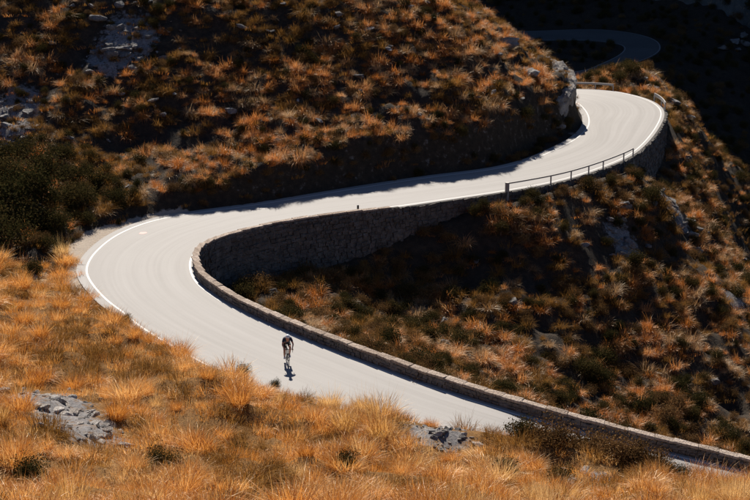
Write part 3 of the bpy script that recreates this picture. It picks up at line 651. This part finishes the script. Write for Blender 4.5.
size = np.where(inside & vis, scs / dep, 0); order = np.argsort(-size); indiv = set(order[:292].tolist())
LAB = {'straw': ('pale straw tussock with tall thin stalks on the near grass bank', 'pale straw tussocks on the grass bank'), 'olive': ('dark brown tussock among golden grass on the near bank', 'dark tussocks on the grass bank'),
       'gold': ('golden dry grass tussock in the thick grass bank beside the near road', 'golden tussocks on the grass bank'),
       'hill': ('shaggy grass tussock on the steep slope above the upper road', 'tussocks on the slope above the upper road'),
       'gully': ('brown grass tussock in the gully below the stone parapet', 'tussocks in the gully inside the hairpin')}
MESH = {'gold': G_TUS, 'hill': R_TUS, 'gully': R_TUS}
for m in G_TUS + R_TUS: m.name = 'tussock'
PROTO = {}
for i in sorted(indiv):
    p, s, key, k, rz = TUS[i]; lab, grp = LAB[key if key != 'gold' or k < 3 else 'straw' if k < 5 else 'olive']
    o = add('grass_tussock', MESH[key][k], None, p, lab, 'grass tussock', grp)
    o.scale = (s, s, s * RNG.uniform(.85, 1.15)); o.rotation_euler = (RNG.uniform(-.22, .22), RNG.uniform(-.22, .22), rz)
def scatter(name, pts, scales, meshes, label, cat='grass', tilt=.22, var=None):
    """one uncountable mass of plants: points that carry instances"""
    n = len(pts); me = bpy.data.meshes.new(name); me.vertices.add(n); me.vertices.foreach_set('co', np.array(pts, float).ravel())
    def attr(nm, ty, val, fld='value'): a = me.attributes.new(nm, ty, 'POINT'); a.data.foreach_set(fld, np.ascontiguousarray(val).ravel())
    attr('scl', 'FLOAT', np.array(scales, np.float32)); attr('var', 'INT', (RNG.integers(0, len(meshes), n) if var is None else np.array(var)).astype(np.int32))
    attr('rot', 'FLOAT_VECTOR', np.stack([RNG.uniform(-tilt, tilt, n), RNG.uniform(-tilt, tilt, n), RNG.uniform(0, 6.283, n)], 1).astype(np.float32), 'vector')
    o = add(name, me, None, None, label, cat, None, 'stuff')
    ng = bpy.data.node_groups.new(name, 'GeometryNodeTree')
    ng.interface.new_socket('Geometry', in_out='INPUT', socket_type='NodeSocketGeometry'); ng.interface.new_socket('Geometry', in_out='OUTPUT', socket_type='NodeSocketGeometry')
    gi = ng.nodes.new('NodeGroupInput'); go = ng.nodes.new('NodeGroupOutput'); jn = ng.nodes.new('GeometryNodeJoinGeometry')
    def named(nm, ty): q = ng.nodes.new('GeometryNodeInputNamedAttribute'); q.data_type = ty; q.inputs[0].default_value = nm; return q.outputs[0]
    sc_, va_, ro_ = named('scl', 'FLOAT'), named('var', 'INT'), named('rot', 'FLOAT_VECTOR')
    e2r = ng.nodes.new('FunctionNodeEulerToRotation'); ng.links.new(ro_, e2r.inputs[0])
    for k, m in enumerate(meshes):
        oi = ng.nodes.new('GeometryNodeObjectInfo'); oi.inputs[0].default_value = proto_of(m)
        oi.inputs['As Instance'].default_value = True
        cp = ng.nodes.new('FunctionNodeCompare'); cp.data_type = 'INT'; cp.operation = 'EQUAL'
        ia = [s for s in cp.inputs if s.type == 'INT']; ng.links.new(va_, ia[0]); ia[1].default_value = k
        ip = ng.nodes.new('GeometryNodeInstanceOnPoints')
        ng.links.new(gi.outputs[0], ip.inputs['Points']); ng.links.new(cp.outputs[0], ip.inputs['Selection']); ng.links.new(oi.outputs['Geometry'], ip.inputs['Instance'])
        ng.links.new(e2r.outputs[0], ip.inputs['Rotation']); ng.links.new(sc_, ip.inputs['Scale']); ng.links.new(ip.outputs[0], jn.inputs[0])
    ng.links.new(jn.outputs[0], go.inputs[0]); md = o.modifiers.new('scatter', 'NODES'); md.node_group = ng
    return o
_proto = {}
def proto_of(m):
    # an unlinked object only feeds its mesh to the instancer
    if m.name not in _proto: _proto[m.name] = bpy.data.objects.new('clump_source', m)
    return _proto[m.name]
rest = [t for i, t in enumerate(TUS) if i not in indiv]
def scat_t(name, key, extra, exmeshes, label, lo, hi):
    a = [t for t in rest if t[2] == key]
    if a: scatter(name, [t[0] for t in a], [t[1] for t in a], MESH[key], label, var=[t[3] for t in a])
    if len(extra): scatter(name, extra, RNG.uniform(lo, hi, len(extra)), exmeshes, label)
scat_t('dry_grass', 'gold', P_FF, G_FIL, 'dense golden dry grass covering the bank in front of the road', .55, 1.2)
scat_t('hillside_grass', 'hill', P_HF, R_FIL, 'rusty tussock grass scattered over the slope above the road', .6, 1.3)
scat_t('gully_grass', 'gully', P_GF, R_FIL, 'brown tussock grass covering the gully and the far spur', .6, 1.3)

# ------------------------------------------------------------------ shrubs
def shrub(p, s, k, label, group, name='shrub', cat='shrub', sz=None):
    t = add(name, None, None, p, label, cat, group); t.rotation_euler = (0, 0, RNG.uniform(0, 6.28)); t.scale = (s, s, s * (sz or RNG.uniform(.85, 1.1)))
    add('foliage', SHRUB[k][0], t); add('stems', SHRUB[k][1], t); return t
def px_shrubs(lst, label, group, kinds):
    for u, v, s in lst: shrub(hit(u, v), s, kinds[RNG.integers(len(kinds))], label, group)
DARK, BROWN = [0, 1, 2, 3], [4, 5, 6]
px_shrubs([(8, 250, 2.2), (30, 235, 2.0), (55, 232, 1.5), (5, 215, 2.6), (35, 205, 2.3), (62, 212, 1.7), (85, 205, 1.5), (18, 185, 2.2), (50, 180, 2.0), (100, 190, 1.5), (0, 165, 2.0), (25, 160, 1.6), (60, 160, 1.4), (90, 225, 1.0), (20, 225, 2.2), (75, 185, 1.6), (115, 205, 1.2), (45, 250, 1.0), (-25, 240, 2.4), (-30, 200, 2.6)],
          'dark evergreen bush in the shaded thicket left of the hairpin', 'bushes in the shaded thicket', DARK)
for i in range(st_idx(4.05), st_idx(5.75), 1):
    d = RNG.uniform(1.3, 2.6); x, y = OUT[i, :2] + LEFT[i] * d; f = 1 - .35 * abs((i / K - 4.9) / .9)
    shrub((x, y, float(ground(x, y)) - .1), RNG.uniform(1.05, 1.6) * f, int(RNG.choice([4, 5, 6, 0, 4, 5])), 'dark brown bush crowding the roadside where the bank hides the road', 'bushes where the bank hides the road')
px_shrubs([(243, 374, .6)], 'small dark bush at the road edge near the cyclist', None, DARK)
px_shrubs([(125, 322, .45), (275, 388, .4)], 'little dark bush where the grass meets the road', 'little bushes at the grass edge', DARK)
px_shrubs([(165, 470, .7), (350, 470, .6), (505, 478, .75), (30, 480, .8), (240, 455, .5), (560, 485, .7), (680, 478, .6)], 'low olive bush sunk among the golden grass', 'low bushes among the golden grass', DARK)
mk = at_z(614, 158.5, 0); mk[2] = ground(mk[0], mk[1]); shrub(mk, .42, 5, 'small pointed brown bush beside the end of the thin guard rail', None, sz=2.0)
gpx = []
for P, lab, grp, n, smin, smax in ((P_GT, 'dark rounded bush on the gully slope inside the hairpin', 'bushes in the gully', 110, .7, 1.3), (P_HT, 'dark bush between tussocks above the upper road', 'bushes on the slope above the upper road', 45, .6, 1.0)):
    k = inframe(P, 20) & visible(P, .5); Q = P[k]; sel = RNG.choice(len(Q), min(n, len(Q)), replace=False)
    for j in sel: shrub(Q[j] + (RNG.uniform(-.5, .5), RNG.uniform(-.5, .5), -.08), RNG.uniform(smin, smax), DARK[RNG.integers(4)] if RNG.random() < .45 else BROWN[RNG.integers(3)], lab, grp)
# bushes hanging on the cut bank above the upper road
for i in range(st_idx(20.5), st_idx(30.6), 4):
    for q in range(2):
        d = SHLDS[i] + RUNS[i] * RNG.uniform(.6, 1.1); x, y = OUT[i, :2] + LEFT[i] * d + RNG.uniform(-.4, .4, 2)
        shrub((x, y, float(ground(x, y)) - .12), RNG.uniform(.35, .75), int(RNG.choice([0, 1, 2, 4, 5, 6])), 'low dark bush clinging to the cut bank above the upper road', 'bushes on the cut bank')
for i in range(st_idx(26.2), st_idx(30.4), 3):
    d = RNG.uniform(.7, 2.4); x, y = INN[i, :2] - LEFT[i] * d
    shrub((x, y, float(ground(x, y)) - .1), RNG.uniform(.45, .8), int(RNG.choice([0, 2, 4, 5, 6, 6])), 'rounded brown bush below the thin guard rail', 'bushes below the thin guard rail')
# dark undergrowth between the tussocks
def under(name, P, frac, lo, hi, label):
    Q = P[RNG.random(len(P)) < frac] ; Q = Q + np.stack([RNG.uniform(-.6, .6, len(Q)), RNG.uniform(-.6, .6, len(Q)), np.full(len(Q), -.05)], 1); Q[:, 2] = ground(Q[:, 0], Q[:, 1]) - .06
    scatter(name, Q, RNG.uniform(lo, hi, len(Q)), [SHRUB[0][0], SHRUB[2][0], SHRUB[4][0], SHRUB[5][0], SHRUB[6][0]], label, 'undergrowth')
under('undergrowth', P_HF, .8, .3, .75, 'dark low undergrowth between the tussocks above the upper road')
under('undergrowth', P_GF, .95, .35, .9, 'dark low undergrowth between the tussocks in the gully')
# scrub on the shaded mountain
x, y = jitter_grid(-60, 110, 130, 330, 3.0); z = mground(x, y); p = np.stack([x, y, z], 1); k = inframe(p, 60) & (z > ground(x, y) - .5) & (RNG.random(len(x)) < .75); p = p[k]
scatter('distant_scrub', p, RNG.uniform(1.0, 2.6, len(p)), [SHRUB[0][0], SHRUB[1][0], SHRUB[4][0]], 'dark scrub over the shaded mountainside behind the bends', 'scrub')
x, y = jitter_grid(-40, 75, 150, 285, 2.4); z, I = terrain(x, y); z = ground(x, y); p = np.stack([x, y, z], 1); k = inframe(p, 60) & (I['d_in'] > 3) & (I['fd'] > 1.2) & (z > mground(x, y) - .3) & (RNG.random(len(x)) < .7); p = p[k]
scatter('valley_scrub', p, RNG.uniform(.5, 1.3, len(p)), [SHRUB[0][0], SHRUB[2][0], SHRUB[5][0]], 'low scrub around the shaded lower bend of the road', 'scrub')

# ------------------------------------------------------------------ rocks
def rock_mesh(seed, sub=3, sx=1, sy=1, sz=.7, rough=.35, mat=None, freq=1.0):
    bm = bmesh.new(); bmesh.ops.create_icosphere(bm, subdivisions=sub, radius=1); r = np.random.default_rng(seed)
    co = np.array([v.co[:] for v in bm.verts]); pl = r.normal(size=(12, 3)); pl /= np.linalg.norm(pl, axis=1)[:, None]; off = r.uniform(.4, .85, 12)
    for q, d in zip(pl, off): e = co @ q - d; co -= np.where(e > 0, e, 0)[:, None] * q[None] * .92          # sliced facets
    nn = fbm(co[:, 0] * 1.6 * freq + seed, co[:, 1] * 1.6 * freq + co[:, 2] * 1.3 * freq, seed, 5); n2 = fbm(co[:, 2] * 3 * freq + seed, co[:, 0] * 2 * freq, seed + 9, 4)
    co *= (1 + rough * nn + rough * .5 * n2)[:, None]; co *= np.array([sx, sy, sz])
    for v, c in zip(bm.verts, co): v.co = c
    m = bpy.data.meshes.new('rock'); bm.to_mesh(m); bm.free(); m.materials.append(mat or M_ROCK); return m
ROCKS = [rock_mesh(700 + k, 3, 1.25, RNG.uniform(.6, 1), RNG.uniform(.4, .75), .28) for k in range(7)]
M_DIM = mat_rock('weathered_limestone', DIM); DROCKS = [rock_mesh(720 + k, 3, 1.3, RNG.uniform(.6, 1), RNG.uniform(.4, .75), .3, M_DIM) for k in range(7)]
def rock(p, s, label, group, k=None, name='rock'):
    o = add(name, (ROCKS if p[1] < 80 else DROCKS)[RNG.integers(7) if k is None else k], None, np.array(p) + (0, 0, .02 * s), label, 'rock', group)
    o.scale = (s, s * RNG.uniform(.8, 1.2), s * RNG.uniform(.8, 1.2)); o.rotation_euler = (RNG.uniform(-.3, .3), RNG.uniform(-.3, .3), RNG.uniform(0, 6.28)); return o
def rubble(i, n, smin, smax, label, group, spread=.6, min_thing=.24):
    p, r = ROCKY[i]; small = []
    for _ in range(n):
        q = RNG.normal(0, r * spread * .85, 2); x, y = p[0] + q[0], p[1] + q[1]; z = float(ground(x, y)); s = smin + (smax - smin) * RNG.random() ** 3.2
        if s > min_thing: rock((x, y, z), s, label, group)
        else: small.append((x, y, z, s))
    return small
small = []
small += rubble(0, 50, .06, .42, 'pale limestone rock in the stony gap of the left grass bank', 'rocks in the stony gap of the grass bank')
small += rubble(1, 45, .06, .36, 'pale limestone rock in the stony gap of the left grass bank', 'rocks in the stony gap of the grass bank')
small += rubble(2, 60, .05, .26, 'pale stone in the small stony patch between two round tussocks', 'stones in the small patch by the road')
small += rubble(14, 40, .06, .4, 'pale limestone rock in the stony gap of the left grass bank', 'rocks in the stony gap of the grass bank')
small += rubble(15, 40, .06, .36, 'pale limestone rock in the stony gap of the left grass bank', 'rocks in the stony gap of the grass bank')
small += rubble(16, 45, .05, .26, 'pale stone in the small stony patch between two round tussocks', 'stones in the small patch by the road')
small += rubble(3, 18, .08, .35, 'grey rock poking from the grass at the lower end of the bank', 'rocks at the lower end of the bank')
small += rubble(4, 8, .08, .3, 'grey rock poking from the grass at the lower end of the bank', 'rocks at the lower end of the bank')
small += rubble(5, 46, .12, .75, 'light limestone slab on the gully slope below the far bend', 'slabs on the gully slope')
small += rubble(6, 60, .1, .6, 'limestone rock on the eroded rib below the far bend wall', 'rocks on the eroded rib')
small += rubble(7, 48, .1, .75, 'grey limestone rock on the upper slope among tussocks', 'rocks on the upper slope')
small += rubble(8, 48, .1, .75, 'grey limestone rock on the upper slope among tussocks', 'rocks on the upper slope')
small += rubble(9, 40, .1, .8, 'grey limestone ledge rock on the slope above the shaded thicket', 'rocks above the thicket')
small += rubble(10, 26, .1, .7, 'grey limestone ledge rock on the slope above the shaded thicket', 'rocks above the thicket')
for P, n in ((P_HT, 420), (P_GT, 380)):
    Q = P[RNG.choice(len(P), n)] + RNG.uniform(-.7, .7, (n, 3)); z_ = ground(Q[:, 0], Q[:, 1]); small += [(a, b, c, d) for a, b, c, d in zip(Q[:, 0], Q[:, 1], z_, .04 + .16 * RNG.random(n) ** 3)]
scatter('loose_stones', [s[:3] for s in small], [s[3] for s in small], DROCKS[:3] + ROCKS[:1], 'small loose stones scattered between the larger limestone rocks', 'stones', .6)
rock(hit(416, 356), .5, 'white limestone rock just below the parapet in the gully', None, 2)
rock(hit(522, 213), .45, 'small pale rock under the thin guard rail', None, 1)
P = P_HT[inframe(P_HT, 0) & visible(P_HT, .2)]
for j in RNG.choice(len(P), 40, replace=False): rock(P[j] + (.5, -.4, 0), RNG.uniform(.2, .45), 'weathered grey rock half hidden between tussocks above the upper road', 'rocks half hidden above the upper road')
P = P_GT[inframe(P_GT, 0) & visible(P_GT, .2)]
for j in RNG.choice(len(P), 30, replace=False): rock(P[j] + (.5, -.4, 0), RNG.uniform(.18, .5), 'weathered grey rock half hidden among plants in the gully', 'rocks half hidden in the gully')
# rocky nose where the spur ends at the far bend
M_CRAG = mat_rock('outcrop_limestone', [(0.28, (0.09, 0.08, 0.075)), (0.5, (0.21, 0.19, 0.175)), (0.7, (0.36, 0.335, 0.315))], .5)
nose = add('rock_outcrop', rock_mesh(846, 5, 3.0, 6.4, 5.0, .13, M_CRAG, 3.4), None, (15.5, 128.2, .75), 'tall grey limestone crag ending the spur at the far bend', 'rock'); nose.rotation_euler = (0, .04, .08)
for (x, y, dz, sc, k) in [(12.4, 125.0, -.1, 1.5, 1), (11.2, 127.0, -.1, 1.4, 3), (15.8, 122.6, -.1, .7, 0), (17.0, 122.6, 0, .4, 4), (13.2, 123.6, -.2, 1.1, 5)]:
    rock((x, y, float(ground(x, y)) + dz), sc, 'broken grey rock at the foot of the limestone crag', 'rocks at the foot of the crag', k)
for (u, v, h, s, k) in [(655, 80, 151, .8, 0), (672, 104, 143, 1.2, 3), (683, 98, 146, .9, 1), (690, 110, 143, .8, 2), (648, 84, 148, .9, 5), (610, 76, 151, .8, 4)]:
    q = at_y(u, v, h); q[2] = ground(q[0], q[1]); rock(q, s, 'grey boulder on the sunlit spur beyond the far bend', 'boulders on the far spur', k)
for (u, v, s) in [(735, 43, 1.2), (744, 38, 1.0), (723, 50, .8), (738, 51, .7), (748, 47, 1.1)]:
    d = ray(u, v); h = np.arange(120, 330, .3); xx = d[0] / d[1] * h; zz = CAM_Z + d[2] / d[1] * h; kk = np.argmax(zz < np.maximum(mground(xx, h), ground(xx, h)))
    rock((xx[kk], h[kk], zz[kk] + .3), s, 'pale boulder high on the shaded mountainside', 'boulders on the mountainside')

# ------------------------------------------------------------------ cyclist
def skin_obj(name, joints, edges, mat, parent, sub=2):
    me = bpy.data.meshes.new(name); me.from_pydata([j[0] for j in joints], edges, []); me.materials.append(mat)
    o = add(name, me, parent); o.modifiers.new('skin', 'SKIN'); md = o.modifiers.new('sub', 'SUBSURF'); md.levels = sub; md.render_levels = sub
    for sv, j in zip(me.skin_vertices[0].data, joints): r = j[1]; sv.radius = (r, r) if not hasattr(r, '__len__') else r
    me.skin_vertices[0].data[0].use_root = True
    o.modifiers['skin'].use_smooth_shade = True; return o
M_NAVY = plain('navy_jersey', (0.018, 0.026, 0.055), .8, .2); M_SKIN = plain('skin', (0.42, 0.2, 0.13), .6, .3); M_BLK = plain('black_lycra', (0.012, 0.012, 0.015), .6, .3)
M_HELM = plain('pale_helmet', (0.6, 0.64, 0.68), .35, .5); M_FRAME = plain('bike_frame_paint', (0.03, 0.03, 0.035), .3, .5); M_TYRE = plain('tyre_rubber', (0.015, 0.015, 0.015), .8, .2)
M_RIM = plain('rim_metal', (0.25, 0.25, 0.26), .3, .5, .8); M_REDT = plain('red_cloth', (0.32, 0.05, 0.04), .8, .2); M_LENS = plain('dark_lens', (0.01, 0.01, 0.012), .15, .6)
ci = st_idx(9.75)
cp = at_z(287.5, 363.5, 0.0); k = int(np.argmin(np.hypot(CEN[:, 0] - cp[0], CEN[:, 1] - cp[1]))); hd = math.atan2(-TAN[k, 1], -TAN[k, 0]) - math.radians(33)
bike = add('bicycle', None, None, (cp[0], cp[1], .002), 'dark road bicycle with thin tyres under the rider', 'bicycle'); bike.rotation_euler = (0, 0, hd)
O = np.array([.5, 0, 0])      # wheels at x=-.5 and .5
def bpart(name, mb, mat, parent=bike, sm=True): return add(name, mb.mesh(name, mat, sm), parent)
m = MB(); BB = (-.09, 0, .275); SEAT = (-.28, 0, .93); HT, HB = (.36, 0, .84), (.40, 0, .68); RA, FA = (-.5, 0, .34), (.5, 0, .34)
m.tube([BB, SEAT], .016); m.tube([BB, HB], .02); m.tube([(-.255, 0, .8), HT], .016); m.tube([HT, HB], .02)
for s in (-1, 1): m.tube([BB, (RA[0], .055 * s, RA[2])], .009, 6); m.tube([(-.25, .01 * s, .79), (RA[0], .055 * s, RA[2])], .008, 6)
bpart('frame', m, M_FRAME)
m = MB()
for s in (-1, 1): m.tube([(.40, .02 * s, .69), (.43, .05 * s, .6), (.5, .05 * s, .34)], .011, 6)
bpart('fork', m, M_FRAME)
for c in (RA, FA):
    m = MB(); m.ring(c, (0, 1, 0), .322, .014, 40, 6); w = bpart('wheel', m, M_TYRE)
    m = MB(); m.ring(c, (0, 1, 0), .296, .011, 36, 5)
    bpart('rim', m, M_RIM, w); m = MB(); m.tube([(c[0], -.05, c[2]), (c[0], .05, c[2])], .018, 8)
    for q in range(20): a = q * math.pi / 10; m.tube([(c[0], .02 * (-1) ** q, c[2]), (c[0] + .29 * math.cos(a), 0, c[2] + .29 * math.sin(a))], .0016, 3, False)
    bpart('spokes', m, M_RIM, w)
m = MB(); m.tube([HT, (.44, 0, .91)], .014); m.tube([(.44, -.2, .92), (.44, .2, .92)], .014)
for s in (-1, 1): m.tube([(.44, .2 * s, .92), (.52, .205 * s, .915), (.57, .205 * s, .88), (.57, .21 * s, .82), (.5, .215 * s, .78), (.44, .215 * s, .775)], .013, 6)
bpart('handlebar', m, M_BLK)
for s in (-1, 1): m = MB(); m.tube([(.52, .205 * s, .925), (.58, .205 * s, .95), (.6, .205 * s, .975)], [.016, .019, .014], 6); m.tube([(.595, .205 * s, .94), (.6, .21 * s, .83)], .006, 4); bpart('brake_lever', m, M_BLK)
m = MB(); m.tube([(-.42, 0, .985), (-.34, 0, .99), (-.25, 0, .985), (-.15, 0, .975)], [.05, .065, .035, .015], 8); m.tube([SEAT, (-.3, 0, .98)], .013); bpart('saddle', m, M_BLK)
PL, PR = np.array([.055, .12, .365]), np.array([-.235, -.12, .185])
m = MB(); m.ring((BB[0], -.05, BB[2]), (0, 1, 0), .09, .008, 20, 4); m.tube([(BB[0], .06, BB[2]), (PL[0], .075, PL[2])], .011, 6); m.tube([(BB[0], -.06, BB[2]), (PR[0], -.075, PR[2])], .011, 6); m.tube([(BB[0], -.07, BB[2]), (BB[0], .07, BB[2])], .02, 8); bpart('crankset', m, M_RIM)
for q, s in ((PL, 1), (PR, -1)): m = MB(); m.box((q[0], q[1], q[2]), (.045, 0, 0), (0, .045, 0), (0, 0, .01)); bpart('pedal', m, M_BLK, sm=False)
rider = add('person', None, None, (cp[0], cp[1], .002), 'cyclist in navy jersey and pale helmet bent over the handlebars on the near road', 'person'); rider.rotation_euler = (0, 0, hd)
def ik(a, b, l1, l2, pole):
    a, b = np.array(a, float), np.array(b, float); d = b - a; L = min(np.linalg.norm(d), (l1 + l2) * .999); u = d / np.linalg.norm(d); x = (l1 * l1 - l2 * l2 + L * L) / (2 * L); h = math.sqrt(max(l1 * l1 - x * x, 0))
    p = np.array(pole, float); p = p - u * p.dot(u); p /= np.linalg.norm(p); return a + u * x + p * h
J = [((-.30, 0, 1.06), (.13, .15)), ((-.16, 0, 1.18), (.115, .14)), ((.02, 0, 1.30), (.125, .165)), ((.16, 0, 1.38), (.09, .12)), ((.24, 0, 1.43), .055), ((.31, 0, 1.47), .075), ((.36, 0, 1.52), .092), ((.375, 0, 1.585), .07)]
E = [(i, i + 1) for i in range(7)]; arms, legs = [], []
for s in (-1, 1):
    sh = (.12, .18 * s, 1.36); wr = (.50, .205 * s, .985); el = ik(sh, wr, .30, .265, (0, .7 * s, -.6)); b = len(J)
    J += [(sh, .062), (el, .042), (wr, .028), ((.565, .205 * s, .985), (.028, .04))]; E += [(3, b), (b, b + 1), (b + 1, b + 2), (b + 2, b + 3)]; arms.append((sh, tuple(el), wr))
    for fgr in range(4):
        yy = s * (.175 + fgr * .02); c = len(J); J += [((.60, yy, .97), .0095), ((.615, yy, .945), .009), ((.60, yy + .004 * s, .925), .008)]; E += [(b + 3, c), (c, c + 1), (c + 1, c + 2)]
    c = len(J); J += [((.56, (.17) * s, .965), .011), ((.585, .165 * s, .945), .009)]; E += [(b + 3, c), (c, c + 1)]
for s, pd in ((1, PL), (-1, PR)):
    hp = (-.29, .095 * s, 1.02); an = (pd[0] - .09, .115 * s, pd[2] + .11); kn = ik(hp, an, .43, .42, (1, .12 * s, .3)); b = len(J)
    J += [(hp, .10), (tuple(kn), .058), (an, .038), ((pd[0] + .06, .118 * s, pd[2] + .045), .035)]; mid = (np.array(kn) * .62 + np.array(an) * .38); J += [(tuple(mid - np.array([.02, 0, 0])), .056)]
    E += [(0, b), (b, b + 1), (b + 1, b + 4), (b + 4, b + 2), (b + 2, b + 3)]; legs.append((hp, tuple(kn), an, pd))
skin_obj('body', J, E, M_SKIN, rider)
skin_obj('jersey', [((-.31, 0, 1.08), (.145, .165)), ((-.16, 0, 1.19), (.13, .155)), ((.02, 0, 1.31), (.14, .18)), ((.16, 0, 1.385), (.125, .15)), ((.225, 0, 1.415), .082)] + [q for a in arms for q in ((a[0], .076), (tuple(np.array(a[0]) * .35 + np.array(a[1]) * .65), .062))], [(0, 1), (1, 2), (2, 3), (3, 4), (3, 5), (5, 6), (3, 7), (7, 8)], M_NAVY, rider)
skin_obj('shorts', [((-.33, 0, 1.05), (.15, .17)), ((-.22, 0, 1.12), (.135, .16))] + [q for l in legs for q in ((l[0], .115), (tuple(np.array(l[0]) * .25 + np.array(l[1]) * .75), .082))], [(0, 1), (0, 2), (2, 3), (0, 4), (4, 5)], M_BLK, rider)
bm = bmesh.new(); bmesh.ops.create_uvsphere(bm, u_segments=20, v_segments=12, radius=1)
for v in bm.verts: v.co = Vector((v.co.x * .145, v.co.y * .10, v.co.z * .095 if v.co.z > 0 else v.co.z * .02))
hm = bpy.data.meshes.new('helmet'); bm.to_mesh(hm); bm.free(); hm.materials.append(M_HELM); hm.polygons.foreach_set('use_smooth', [True] * len(hm.polygons)); h = add('helmet', hm, rider, (.365, 0, 1.585)); h.rotation_euler = (0, .32, 0)
m = MB()
for yy in (-.05, 0, .05): m.tube([(.10, yy, .075 - abs(yy) * .5), (0, yy, .098 - abs(yy) * .6), (-.1, yy, .074 - abs(yy) * .5)], .009, 5)
add('vent_slots', m.mesh('vent_slots', M_BLK, True), h)
m = MB(); m.tube([(.40, -.075, 1.545), (.452, -.03, 1.535), (.456, .03, 1.535), (.40, .075, 1.545)], [.012, .024, .024, .012], 8); add('sunglasses', m.mesh('sunglasses', M_LENS, True), rider)
for l in legs:
    pd = l[3]; sd = 1 if pd[1] > 0 else -1; m = MB(); m.tube([(pd[0] - .13, .117 * sd, pd[2] + .055), (pd[0] - .05, .117 * sd, pd[2] + .055), (pd[0] + .05, .118 * sd, pd[2] + .045), (pd[0] + .13, .118 * sd, pd[2] + .035)], [.038, .048, .045, .025], 8); add('shoe', m.mesh('shoe', M_HELM, True), rider)
